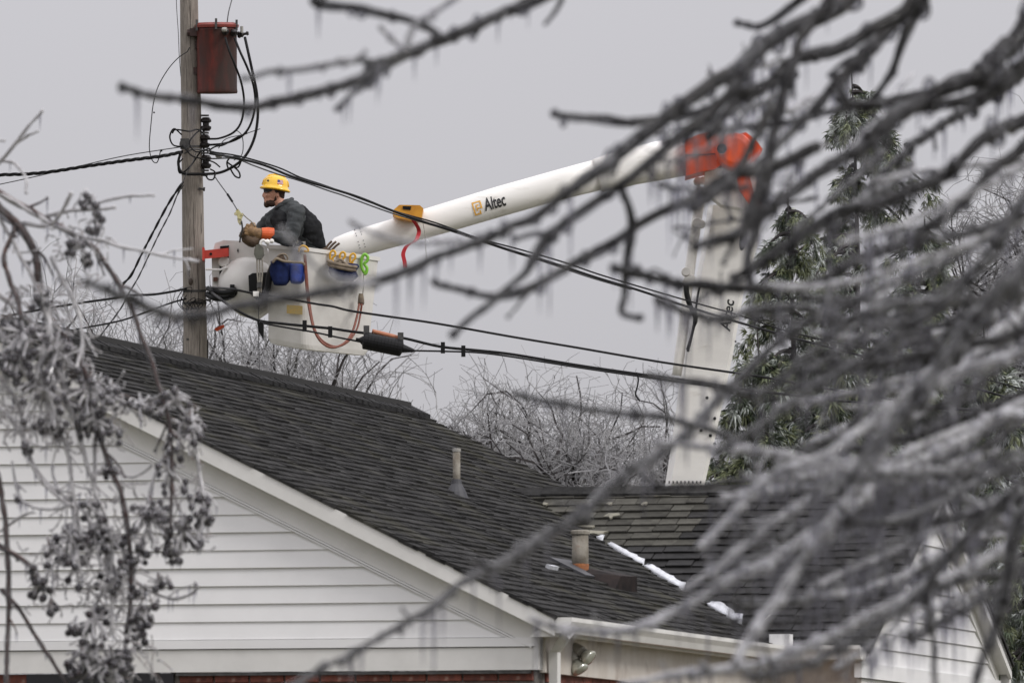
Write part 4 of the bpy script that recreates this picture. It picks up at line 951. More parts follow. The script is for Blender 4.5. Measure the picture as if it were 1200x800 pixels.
pouch(bag2, 'canvas_pouch', 402, 309, 329, 34, 30, DB+0.12, CANVASB, tilt=2)
b = MB()
for rr_, yy in ((0.148, 309.5), (0.14, 313)):
    c = at(401, yy, DB+0.1); pts = [c+Vector((rr_*math.cos(a), 0.12*math.sin(a), -0.03*math.cos(a)+0.02*math.sin(a))) for a in [2*math.pi*k/16 for k in range(17)]]; b.tube(pts, 0.020, 6)
obj('canvas_rim', b, CANVAST, bag2, smooth=True)
b = MB(); b.tube(catmull(AP([(392,311),(398,304),(405,309),(410,312)], DB)), 0.014, 6); obj('rolled_cord', b, CANVAST, bag2, smooth=True)
for i, (x, lb_) in enumerate(((355, 'yellow plastic hook on the rim above the blue pouch'), (390, 'leftmost yellow hook holding the round tool bag'), (401.5, 'middle yellow hook holding the round tool bag'), (413.5, 'right yellow hook holding the round tool bag'))):
    yy = 291+(x-352)*0.145; d_ = (x-352)/95*0.62
    o_ = DB+d_-0.07
    b = MB(); b.tube(catmull(AP([(x-1.8,yy+11),(x-3.2,yy+6),(x-3,yy+0),(x,yy-2.8),(x+2.8,yy-1),(x+2.6,yy+3),(x+0.5,yy+5),(x-0.5,yy+8),(x+1.2,yy+12)] if i else [(x-5,yy+4),(x-4,yy-1),(x,yy-3.5),(x+5,yy-1),(x+6,yy+3),(x+1,yy+3)], o_)), 0.012, 7)
    obj('rim_hook', b, YEL, smooth=True, label=lb_, cat='hook', group='yellow hooks on the bucket rim', origin=at(x, yy, o_))
b = MB(); b.tube(catmull(AP([(427,320),(423.5,312),(424,303),(427,298),(431,301),(430,306),(427,309),(430,314),(429,320),(426,321)], DB+0.42)), 0.017, 8); obj('carabiner', b, GREEN, smooth=True, label='lime green carabiner hanging on the right part of the bucket rim', cat='carabiner', origin=at(427,298,DB+0.42))
b = MB(); b.tube(AP([(426,321),(426,334),(425,346)], DB+0.4), 0.006, 5); obj('lanyard', b, ROPE, label='thin grey lanyard between the green carabiner and hose clip', cat='cord', origin=at(426,321,DB+0.4))
hs = thing('jumper_hose', 'reddish brown rubber jumper cable hanging in a loop below the bucket rim', 'jumper cable', at(423, 346, DB+0.3))
b = MB(); b.tube(catmull(AP([(357,298,89.9),(358,320,89.9),(360,345,89.9),(363,365,89.85),(368,386,89.8),(376,400,89.8),(388,407,89.8),(402,403,89.9),(412,391,90.1),(418,372,90.3),(421,356,90.4)]), 5), 0.013, 8); obj('hose', b, HOSE, hs, smooth=True)
b = MB(); b.tube(catmull(AP([(358,300,89.95),(361,340,89.9),(366,375,89.85),(372,392,89.85),(382,402,89.85),(395,406,89.9),(408,400,90.1),(418,386,90.3),(422,370,90.4),(424,356,90.4)]), 5), 0.011, 8); obj('hose', b, HOSE, hs, smooth=True)
b = MB(); b.lathe(at(423,356,90.45), at(423,344,90.45)-at(423,356,90.45), [(0,0.03),(0.02,0.036),(0.08,0.03),(0.11,0.022)], 10); obj('end_sleeve', b, CANVAST, hs)
b = MB(); b.lathe(at(423,357.5,90.45), (0,0,1), [(0,0.026),(0.02,0.037),(0.03,0.02)], 10); obj('end_ring', b, GLOVE2, hs)
gl_ = thing('spare_glove', 'brown leather glove draped over the rim with fingers pointing up right', 'glove', at(384, 292, DB+0.3))
b = MB()
for (x0,y0,x1,y1) in ((381,292,389,282.5),(385,292,394,283),(389,293,398,285)): b.tube(catmull(AP([(x0,y0),((x0+x1)/2,(y0+y1)/2-0.6),(x1,y1)], DB+0.3)), 0.0125, 7)
obj('glove_fingers', b, GLOVE2, gl_, smooth=True)
b = MB(); b.ball(at(382,293,DB+0.3), 0.05, 10, 6, scale=(1.1,0.5,0.5)); obj('glove_palm', b, GLOVE2, gl_, smooth=True)

# ------------------------------------------------------------------ lineman
def remesh(mb, vox, smooth=6, disp=0.0, dscale=8.0):
    me = bpy.data.meshes.new('tmp'); me.from_pydata(mb.v, [], mb.f); o = bpy.data.objects.new('tmp', me); sc.collection.objects.link(o)
    m = o.modifiers.new('r', 'REMESH'); m.mode = 'VOXEL'; m.voxel_size = vox
    s_ = o.modifiers.new('s', 'SMOOTH'); s_.iterations = smooth; s_.factor = 0.5
    dg = bpy.context.evaluated_depsgraph_get(); ev = bpy.data.meshes.new_from_object(o.evaluated_get(dg))
    out = MB(); out.v = [tuple(v.co) for v in ev.vertices]; out.f = [tuple(p.vertices) for p in ev.polygons]; out.m = [0]*len(out.f)
    if disp:
        nv = [v.normal.copy() for v in ev.vertices]
        out.v = [tuple(Vector(v)+nn*disp*(noise.noise(Vector((v[0]*dscale+v[2]*dscale*0.8, v[1]*dscale, v[2]*dscale*1.6-v[0]*3)))+0.6*abs(noise.noise(Vector(v)*dscale*2.1)))) for v, nn in zip(out.v, nv)]
    bpy.data.objects.remove(o); bpy.data.meshes.remove(me); bpy.data.meshes.remove(ev); return out
def capsule(mb, pts, rs, sides=14, n=3):
    P = catmull(pts, n); RR = []
    for i in range(len(rs)-1):
        for k in range(n): RR.append(rs[i]+(rs[i+1]-rs[i])*k/n)
    RR.append(rs[-1]); RR = RR[:len(P)] if len(P) > 2 else rs
    if len(P) != len(RR): RR = [rs[0]+(rs[-1]-rs[0])*i/(len(P)-1) for i in range(len(P))]
    mb.tube(P, RR, sides); mb.ball(P[0], RR[0], 14, 10); mb.ball(P[-1], RR[-1], 14, 10)
DM = 90.42
def q(x, y, d=0.0): return at(x, y, DM+d)
man = thing('person', 'lineman in yellow hard hat and charcoal jacket leaning over the bucket rim', 'person', at(376, 404, DM+0.1))
# body: one continuous skin (head, neck, torso, arms, legs)
b = MB()
b.ball(q(321.5,224.5), 0.112, 20, 14, scale=(0.90,0.72,1.02)); b.ball(q(317,234), 0.075, 16, 12, scale=(0.95,0.80,0.95)); b.ball(q(313,238.5), 0.036, 12, 8)
b.ball(q(314,228), 0.06, 12, 8, scale=(0.8,0.95,1.1)); b.tube([q(310.5,224.5), q(308.3,229.5)], [0.012,0.019], 8); b.ball(q(308.6,229.6), 0.018, 8, 6)
b.ball(q(311.5,222.8,0), 0.034, 10, 6, scale=(0.6,1.5,0.5)); b.ball(q(310.6,233.6), 0.014, 8, 6, scale=(0.9,1.7,0.8)); b.ball(q(311,235.6), 0.014, 8, 6, scale=(0.9,1.6,0.8))
b.ball(q(325.5,228.3,-0.078), 0.022, 10, 8, scale=(0.7,0.5,1.3)); b.ball(q(325.5,228.3,0.078), 0.022, 10, 8, scale=(0.7,0.5,1.3))
b.ball(q(313,228.5,-0.05), 0.026, 8, 6); b.ball(q(313,228.5,0.05), 0.026, 8, 6)
capsule(b, [q(324,230), q(328,238), q(334,246)], [0.062,0.060,0.075])
capsule(b, [q(340,252), q(350,266,0.03), q(361,287,0.16), q(370,315,0.28)], [0.12,0.12,0.105,0.10])
capsule(b, [q(346,251,-0.17), q(340,280,-0.28), q(316,274,-0.31)], [0.05,0.043,0.032]); capsule(b, [q(330,248,0.17), q(309,266,0.16), q(296,276,0.02)], [0.05,0.043,0.032])
capsule(b, [q(372,318,0.25), q(380,360,0.25), q(388,398,0.25)], [0.085,0.06,0.045]); capsule(b, [q(380,318,0.22), q(386,360,0.36), q(396,398,0.42)], [0.085,0.06,0.045])
body = obj('body', remesh(b, 0.011, 3), SKIN, man, smooth=True)
# hair, beard
b = MB(); b.ball(q(325,223), 0.112, 18, 12, scale=(0.78,0.76,0.92)); b.ball(q(330,229,0), 0.05, 12, 8, scale=(0.7,1.2,1.0))
obj('hair', remesh(b, 0.012, 2), BEARD, man, smooth=True)
b = MB(); b.ball(q(317.0,236.6), 0.074, 18, 12, scale=(0.90,0.84,0.74)); b.ball(q(312.9,239.3), 0.042, 14, 10, scale=(0.85,0.95,0.95)); b.ball(q(310.4,232.5), 0.018, 8, 6, scale=(0.9,2.0,0.5)); b.ball(q(323,231.5), 0.06, 12, 8, scale=(0.45,1.28,0.95))
obj('beard', remesh(b, 0.008, 2, 0.006, 40), BEARD, man, smooth=True)
for s_ in (-1, 1):
    b = MB(); b.ball(q(312.3,223.8,s_*0.032), 0.014, 10, 8); obj('eye', b, material('eye_white', (0.6,0.6,0.58), None, 0.2), man, smooth=True)
b = MB(); b.slab([q(309.2,220.3,-0.07),q(314,219.9,-0.088),q(319.5,220.2,-0.09),q(318.5,223.8,-0.09),q(313.5,225.6,-0.085),q(309.6,225,-0.07)], (0,0.012,0))
b.slab([q(308.4,220.6,-0.065),q(308.4,220.6,0.065),q(309.3,225.4,0.06),q(309.3,225.4,-0.06)], (0.012,0,0)); b.tube([q(319,221,-0.088), q(325,224.4,-0.085)], 0.005, 5)
obj('safety_glasses', b, material('dark_tinted_lens', (0.02,0.022,0.03), None, 0.12), man)
# hard hat
hc = q(322.5,220.2); hax = Vector((0.10, 0, 1)).normalized(); hx_ = Vector((0, 1, 0)).cross(hax).normalized(); hy_ = Vector((0,1,0))
b = MB(); nseg = 32; prof = []
def hatpt(a, rx, ry, h, back=0.0): return hc+hx_*(math.cos(a)*rx+back)+hy_*math.sin(a)*ry+hax*h
rows = [(0.158,0.135,-0.022),(0.166,0.142,-0.012),(0.160,0.136,-0.002),(0.140,0.120,0.006),(0.134,0.113,0.03),(0.125,0.106,0.065),(0.105,0.09,0.098),(0.072,0.062,0.122),(0.034,0.03,0.134)]
for rx, ry, h in rows:
    for k in range(nseg):
        a = 2*math.pi*k/nseg; ridge_ = 0.006 if (h > 0.02 and abs(math.sin(a)) < 0.2) else 0
        b.v.append(tuple(hatpt(a, rx, ry, h+ridge_-(0.014*max(0,math.cos(a)) if h < 0.004 else 0))))
for j in range(len(rows)-1):
    for k in range(nseg): k2 = (k+1) % nseg; b.f.append((j*nseg+k, j*nseg+k2, (j+1)*nseg+k2, (j+1)*nseg+k)); b.m.append(0)
b.f.append(tuple((len(rows)-1)*nseg+k for k in range(nseg))); b.f.append(tuple(range(nseg))[::-1]); b.m += [0, 0]
hat = obj('hard_hat', b, HAT, man, smooth=True)
b = MB(); b.tube([hatpt(a, 0.115-0.02*abs(t), 0.0, 0) for t, a in ()] or [hatpt(math.pi, 0.136, 0, 0.02), hatpt(math.pi, 0.126, 0, 0.07), hatpt(math.pi, 0.075, 0, 0.128), hatpt(0, 0.0, 0, 0.142), hatpt(0, 0.075, 0, 0.128), hatpt(0, 0.126, 0, 0.07), hatpt(0, 0.136, 0, 0.02)], 0.012, 8); obj('hat_ridge', b, HAT, hat, smooth=True)
# small flag decal on the side of the hat
def hs_pt(u, v, off=0.004):
    t = max(0, min(1, (v-0.02)/0.10)); rx = 0.134-0.03*t; ry = 0.114-0.03*t
    a = -math.pi/2+u/0.13; return hc+hx_*math.cos(a)*(rx+off)+hy_*math.sin(a)*(ry+off)+hax*v
def hatpatch(u0, v0, u1, v1, mat, name):
    b = MB(); k = 4
    for i in range(k):
        ua, ub_ = u0+(u1-u0)*i/k, u0+(u1-u0)*(i+1)/k
        b.add([hs_pt(ua,v0,0.006), hs_pt(ub_,v0,0.006), hs_pt(ub_,v1,0.006), hs_pt(ua,v1,0.006)], [(0,1,2,3)])
    return obj(name, b, mat, hat)
W_ = material('decal_white', (0.7,0.7,0.7)); Rr_ = material('decal_red', (0.5,0.03,0.04)); B_ = material('decal_blue', (0.03,0.05,0.25))
for i in range(7): hatpatch(0.022, 0.036+0.0065*i, 0.088, 0.036+0.0065*(i+1), Rr_ if i % 2 == 0 else W_, 'flag_stripe')
b = MB(); b.add([hs_pt(0.022,0.058,0.009), hs_pt(0.05,0.058,0.009), hs_pt(0.05,0.082,0.009), hs_pt(0.022,0.082,0.009)], [(0,1,2,3)]); obj('flag_canton', b, B_, hat)
b = MB(); b.lathe(hs_pt(-0.09, 0.06, 0.0), (hs_pt(-0.09,0.06,0.02)-hs_pt(-0.09,0.06,0.0)), [(0.002,0.014),(0.006,0.014)], 12); obj('hat_emblem', b, material('dark_emblem', (0.10,0.06,0.02)), hat)
# jacket
b = MB()
capsule(b, [q(338,249), q(350,262,0.03), q(361,281,0.09), q(368,299,0.17), q(371,312,0.22)], [0.145,0.165,0.155,0.142,0.135], 20)
capsule(b, [q(347,249,-0.15), q(334,248,0.16)], [0.10,0.095]); b.ball(q(328,252,0.02), 0.10, 14, 10); b.ball(q(322,262,0.05), 0.10, 14, 10); b.ball(q(334,270,0), 0.15, 16, 12)
capsule(b, [q(347,250,-0.17), q(344,266,-0.25), q(339,280,-0.30), q(330,279,-0.31), q(319,274.5,-0.31)], [0.092,0.082,0.076,0.068,0.060])
capsule(b, [q(331,249,0.17), q(316,258,0.19), q(306,268,0.16), q(300,275,0.08)], [0.09,0.08,0.07,0.058])
jk = obj('jacket', remesh(b, 0.012, 3, 0.013, 13), JACKET, man, smooth=True)
b = MB(); 
for i, (x, y, r_) in enumerate(((334,238.5,0.088),(331.5,241,0.092))):
    c = q(x, y); pts = [c+Vector((r_*0.85*math.cos(a), 0.1*math.sin(a), 0.045*math.cos(a)+0.01*math.sin(2*a))) for a in [2*math.pi*k/18 for k in range(19)]]; b.tube(pts, 0.022, 8)
obj('collar', b, JACKET, man, smooth=True)
# dark harness / vest panels over the back and chest
b = MB(); capsule(b, [q(351,250,-0.01), q(360,266,0.02), q(364,283,0.10), q(369,300,0.18)], [0.095,0.150,0.150,0.135], 18); capsule(b, [q(329,257,-0.08), q(335,268,-0.09)], [0.11,0.13], 14)
obj('harness_vest', remesh(b, 0.014, 4, 0.012, 12), VEST, man, smooth=True)
b = MB(); capsule(b, [q(345,284,-0.13), q(355,286,-0.09), q(367,292,0.02), q(374,296,0.08)], [0.022,0.024,0.024,0.02], 8)
obj('tool_belt', b, VEST, man, smooth=True)
b = MB(); b.box(tuple(q(354,289,-0.115)), tuple(q(358,283,-0.09))); b.lathe(q(347,283,-0.2), (0,-1,0), [(0,0.025),(0.012,0.02)], 10); obj('belt_buckle', b, GALV, man)
b = MB(); capsule(b, [q(368,300,0.22), q(373,320,0.28)], [0.14,0.14], 14); capsule(b, [q(376,318,0.05), q(380,360,0.20), q(388,394,0.25)], [0.11,0.08,0.065]); capsule(b, [q(380,318,0.22), q(386,360,0.36), q(396,394,0.42)], [0.11,0.08,0.065])
obj('trousers', remesh(b, 0.018, 4), TROUS, man, smooth=True)
for (x, d_) in ((387,0.25),(395,0.44)):
    b = MB(); b.ball(q(x,402,d_), 0.10, 12, 8, scale=(1.35,0.5,0.5)); obj('boot', b, BLACK, man, smooth=True)
# near glove, orange cuff, far glove
b = MB(); P = [q(320.5,274.5,-0.31), q(314,274,-0.32), q(306.5,273.8,-0.33)]; b.tube(P, [0.066,0.070,0.062], 16); obj('orange_cuff', b, CUFF, man, smooth=False)
def hand(name, wrist, palm, dirf, up, mat, flip=1):
    """gauntlet, palm, four fingers curled round a grip and a thumb"""
    b = MB(); w_, p_ = Vector(wrist), Vector(palm); fw = (p_-w_).normalized(); up = Vector(up).normalized(); sd_ = fw.cross(up).normalized()
    capsule(b, [w_, w_.lerp(p_, 0.5), p_], [0.056,0.047,0.046], 14)
    for i, (ln, r_) in enumerate(((0.075,0.0165),(0.085,0.0175),(0.08,0.0170),(0.062,0.015))):
        k0 = p_+fw*0.028+up*(0.045-0.030*i); k1 = k0+fw*ln*0.48+sd_*0.008*flip; k2 = k1+fw*ln*0.14+sd_*ln*0.38*flip; k3 = k2-fw*ln*0.30+sd_*ln*0.16*flip
        b.tube(catmull([k0-fw*0.02, k1, k2, k3], 3), [r_]*9+[r_*0.85], 10); b.ball(k3, r_*0.85, 8, 6); b.ball(k1, r_*1.05, 8, 6)
    t0 = p_-fw*0.02+up*0.045; t1 = t0+up*0.03+fw*0.025+sd_*0.02*flip; t2 = t1+fw*0.035+sd_*0.03*flip
    b.tube(catmull([t0, t1, t2], 3), [0.021,0.021,0.020,0.019,0.018,0.017,0.016], 10); b.ball(t2, 0.016, 8, 6)
    return obj(name, remesh(b, 0.0065, 2), mat, man, smooth=True)
hand('glove', q(304.5,273.5,-0.33), q(295,270.5,-0.30), None, (0.25,0.0,1), GLOVE, 1)
hand('glove', q(301,277,0.05), q(287.5,273,-0.10), None, (0.55,0.0,0.8), GLOVE2, -1)
b = MB(); capsule(b, [q(303,279,0.0), q(296,284,-0.06), q(288,280,-0.10)], [0.045,0.058,0.05], 12); obj('glove_gauntlet', remesh(b, 0.012, 3), GLOVE2, man, smooth=True)
# clamp and line in his hands
wire('guy_line', [(251,206,90.8),(258,216,90.5),(266,227,90.3),(272,236,90.2),(278,246,90.12)], 0.006, GREYW, 'thin line stretched from the pole down to the worker\'s yellow clamp', 'wire', D=90.3)
b = MB(); b.tube(AP([(266.5,227.5,90.29),(272.3,236.3,90.2)], 90.2), 0.012, 8); obj('line_sleeve', b, BLACKR, bpy.data.objects['guy_line'])
cl = thing('wire_grip', 'pale yellow wire grip clamp held in front of the gloved hands', 'clamp', q(281,262,-0.25))
b = MB(); b.slab([q(x,y,-0.27) for x,y in ((276,247),(279,244.5),(282,249),(285,252),(283,257),(279,256),(277,252))], (0,0.03,0)); obj('clamp_jaw', b, material('pale_yellow_plastic', (0.62,0.58,0.30), (0.5,0.45,0.22), 0.45, 20), cl)
b = MB(); b.slab([q(x,y,-0.26) for x,y in ((278,255),(283,257),(284.5,262),(281,264),(278.5,260))], (0,0.03,0)); b.lathe(q(276,250.5,-0.28), (0,1,0), [(0,0.016),(0.05,0.016)], 10); b.lathe(q(284,251,-0.28), (0,1,0), [(0,0.013),(0.05,0.013)], 10); obj('clamp_lever', b, material('pale_yellow_plastic_b', (0.55,0.50,0.30), None, 0.5), cl)
b = MB(); b.tube(catmull([q(283,259,-0.27), q(284,268,-0.26), q(282,276,-0.24), q(281,284,-0.22)]), 0.009, 8); obj('clamp_handle', b, STEEL, cl, smooth=True)
b = MB(); b.tube(catmull([q(284.5,251,-0.26), q(290,256,-0.28), q(296,261,-0.3), q(299,265,-0.32)]), 0.0065, 6); obj('clamp_tail', b, ROPE, cl, smooth=True)

# ------------------------------------------------------------------ far bare trees
def rvec(rn, s=1.0): return Vector((rn.uniform(-s, s), rn.uniform(-s, s), rn.uniform(-s, s)))
def bare_tree(x, ytop, D, hw, seed, label, n1=7, dens=1.0, weep=0.0, lean=0.0, group='bare iced trees behind the roofs', ymin=None, fork=0.45):
    rn = random.Random(seed); top = at(x, ytop, D); base = Vector((top.x, top.y, 0)); H = top.z
    t = thing('bare_tree', label, 'tree', base, rn.uniform(0, 6), group)
    wood = MB(); twig = MB(); mpp = D/F; cnt = [0]
    z_lo = at(x, 640, D).z
    def grow(p, d, ln, r, lev):
        n = 4 if lev < 3 else (3 if lev < 5 else 2); pts = [p]; q_ = p.copy(); dd = d.copy()
        for i in range(n):
            dd = (dd+rvec(rn, 0.22+0.07*lev)+Vector((0,0,0.10 if lev < 3 else -weep))).normalized(); q_ = q_+dd*ln/n; pts.append(q_.copy())
        if lev < 5 or True:
            rs = [max(r*(1-0.5*i/n), 0.0042) for i in range(n+1)]
            (wood if r > 0.014 else twig).tube(pts, rs, 5 if r > 0.03 else 3, cap=False)
        cnt[0] += 1
        if lev >= 7 or r < 0.0026: return
        zr_ = min(1.0, max(0.0, (q_.z/H))); env = hw*math.sqrt(max(0.02, 1-((zr_-0.66)/0.36)**2)) if zr_ > 0.66 else hw
        if lev > 1 and math.hypot(q_.x-base.x, q_.y-base.y) > env*rn.uniform(0.8, 1.08) or q_.z > H*1.0: return
        k = rn.choice((4, 5)) if lev < 2 else (rn.choice((3, 4, 5) if dens > 1 else (3, 3, 4)) if lev < 6 else 2)
        for j in range(k):
            tt = rn.uniform(0.35, 1.0) if j else 1.0
            i = min(n-1, int(tt*n)); pp_ = pts[i].lerp(pts[min(n, i+1)], tt*n-i) if tt < 1 else pts[-1]
            if pp_.z < z_lo-2.5 and lev > 2: continue
            az = rn.uniform(0, 6.283); sp_ = (0.25 if j == 0 else fork+rn.uniform(0, 0.35))
            u = dd.orthogonal().normalized(); v = dd.cross(u); nd = (dd+(u*math.cos(az)+v*math.sin(az))*sp_*1.2).normalized()
            grow(pp_, nd, ln*rn.uniform(0.62, 0.82), r*(0.68 if j == 0 else rn.uniform(0.42, 0.6)), lev+1)
    # trunk to the crown's start, then limbs
    zc = H*0.42; tp = [base+Vector((lean*k*0.1, 0, zc*k/4)) + Vector((rn.uniform(-.08,.08), 0, 0)) for k in range(5)]
    wood.tube(tp, [0.20-0.012*k for k in range(5)], 8)
    for j in range(n1):
        az = j*2.4+rn.uniform(-0.4, 0.4); sp_ = rn.uniform(0.15, 0.62)*hw/(H*0.3)
        dd = Vector((math.cos(az)*sp_+lean*0.1, math.sin(az)*sp_, 1)).normalized()
        grow(tp[-1]-Vector((0,0,rn.uniform(0, zc*0.25))), dd, H*0.20, 0.078, 1)
    # scale so that the crown top meets the pixel
    zz_ = sorted(v[2] for v in twig.v); zm = zz_[int(len(zz_)*0.997)]
    kz = H/zm
    for m_ in (wood, twig): m_.v = [(base.x+(v[0]-base.x)*kz, base.y+(v[1]-base.y)*kz, v[2]*kz) for v in m_.v]
    obj('trunk', wood, FARBARK, t); obj('crown', twig, FARTWIG, t, kind=None); return t
BT = [(120, 318, 122, 1.7, 1, 'bare iced tree left of the pole, lowest crown between the roof and cables', 7, 1.0),
      (205, 318, 125, 1.5, 2, 'bare iced tree standing right behind the wooden pole', 6, 1.0),
      (265, 378, 126, 1.4, 3, 'bare grey tree peeking over the ridge just right of the pole', 7, 1.2),
      (335, 388, 120, 1.7, 4, 'bare tree whose fine twigs rise under the bucket', 8, 1.2),
      (408, 408, 128, 1.4, 5, 'low wide bare tree behind the ridge below the splice case', 7, 1.0),
      (553, 440, 140, 0.9, 6, 'slender bare tree at the left end of the distant clump', 6, 1.0),
      (606, 444, 138, 1.2, 7, 'bushy bare tree second from the left in the distant clump', 9, 1.4),
      (662, 450, 132, 1.4, 8, 'dense iced bare tree in the middle of the distant clump', 10, 1.5),
      (716, 450, 136, 1.3, 9, 'twiggy bare tree just left of the lower boom in the clump', 10, 1.5),
      (768, 440, 130, 1.2, 10, 'bare tree partly hidden behind the lower boom', 9, 1.5),
      (515, 478, 150, 0.8, 12, 'small bare tree low over the far end of the main ridge', 6, 1.2),
      (1232, 160, 118, 1.7, 11, 'tall bare iced tree at the right edge beyond the evergreens', 9, 1.3)]
for x, yt, D, hw, sd_, lb_, n1, dn in BT:
    bare_tree(x, yt, D, hw, sd_, lb_, n1, dn, weep=0.10 if 600 < x < 800 or x > 1000 else 0.02, group='bare iced trees behind the roofs')

# ------------------------------------------------------------------ evergreens
def evergreen(x, ytop, D, wbot, seed, label, cat='tree', n_l=120, gap=0.0, trunk_r=0.13, tuft=1.0, top_dens=1.0, zcut=0.0, drift=0.0):
    rn = random.Random(seed); top = at(x, ytop, D); base = Vector((top.x, top.y, 0)); H = top.z
    t = thing('evergreen_shrub' if cat == 'shrub' else 'evergreen_tree', label, cat, base, 0, None if cat == 'shrub' else 'evergreens behind the lower boom')
    tb = MB(); lb_ = MB(); nd = MB()
    tb.tube([base+Vector((0.05*math.sin(k), 0, H*k/10)) for k in range(11)], [trunk_r*(1-0.097*k)+0.003 for k in range(11)], 10)
    obj('trunk', tb, FARBARK, t)
    def tuft_(c, d, s, mi):
        u = d.orthogonal().normalized(); v = d.cross(u)
        for k in range(11):
            a = rn.uniform(0, 6.283); op = rn.uniform(0.25, 1.3); dd = (d+(u*math.cos(a)+v*math.sin(a))*op).normalized(); ln = s*rn.uniform(0.6, 1.15)
            sd = dd.cross(rvec(rn)).normalized()*s*rn.uniform(0.045, 0.085); o = len(nd.v); e = c+dd*ln+Vector((0,0,-ln*0.25))
            nd.v += [tuple(c), tuple(c+dd*ln*0.5+sd), tuple(e), tuple(c+dd*ln*0.5-sd)]; nd.f.append((o, o+1, o+2, o+3)); nd.m.append(mi)
    for j in range(n_l):
        h = (j+rn.random())/n_l; z_ = zcut+(H-0.25-zcut)*h; f = 1-(z_/H); ln = wbot*(0.18+0.82*min(1, f*1.7))*rn.uniform(0.3, 1.2)
        if f > 0.12 and rn.random() < gap*(1-f*1.3): continue
        az = rn.uniform(0, 6.283); d = Vector((math.cos(az), math.sin(az), 0.25)); p = base+Vector((0,0,z_)); n = 7; pts = [p.copy()]
        for i in range(n): d = (d+Vector((0,0,-0.17))+rvec(rn, 0.07)).normalized(); p = p+d*ln/n; pts.append(p.copy())
        lb_.tube(pts, [0.03*(1-i/(n+1))+0.004 for i in range(n+1)], 4, cap=False)
        shade = rn.random()
        for i in range(1, n+1):
            for k in range(int((4.5 if i > 2 else 2.5)*top_dens)):
                c = pts[i]+rvec(rn, 0.15*ln*0.6)+Vector((0,0,-0.06))
                # side sprays hanging down
                dd = (pts[i]-pts[i-1]).normalized()*0.5+rvec(rn, 0.8)+Vector((0,0,-0.45)); dd.normalize()
                mi = 2 if rn.random() < 0.26 else (1 if rn.random() < 0.32+0.5*shade*(i/n) else 0)
                for m_ in range(3): tuft_(c+dd*0.075*m_*tuft+rvec(rn, 0.03), dd, 0.135*tuft*rn.uniform(0.7, 1.2), mi)
    obj('limbs', lb_, FARBARK, t); obj('needles', nd, [NEED1, NEED2, NEED3], t, kind='stuff'); return t
evergreen(1000, 76, 108, 3.0, 21, 'tall ragged evergreen with a bare trunk visible behind the branches right of the boom', n_l=160, gap=0.33, top_dens=1.0, tuft=0.85)
evergreen(925, 215, 104, 1.5, 22, 'narrow evergreen with drooping foliage close to the right side of the lower boom', n_l=120, gap=0.18, top_dens=1.1, tuft=0.8)
evergreen(890, 385, 100, 1.3, 26, 'low dark evergreen at the foot of the lower boom above the wing ridge', n_l=80, top_dens=1.0, tuft=1.1)
evergreen(1085, 240, 112, 1.9, 23, 'evergreen with olive drooping tips right of the bare trunk', n_l=130, gap=0.18, top_dens=1.1, tuft=0.8)
evergreen(975, 370, 103, 2.4, 24, 'dense dark evergreen low behind the wing ridge', n_l=130, top_dens=1.0, tuft=1.25)
evergreen(1055, 385, 104, 2.4, 29, 'dense evergreen low behind the small gable peak', n_l=130, top_dens=1.0, tuft=1.25)
evergreen(1155, 380, 106, 2.7, 25, 'broad low evergreen near the right edge behind the small gable', n_l=120, top_dens=1.0, tuft=1.25)
evergreen(1225, 600, 66, 1.3, 27, 'dark green shrub beyond the far corner of the small gable', cat='shrub', n_l=100, tuft=0.7, top_dens=1.0)

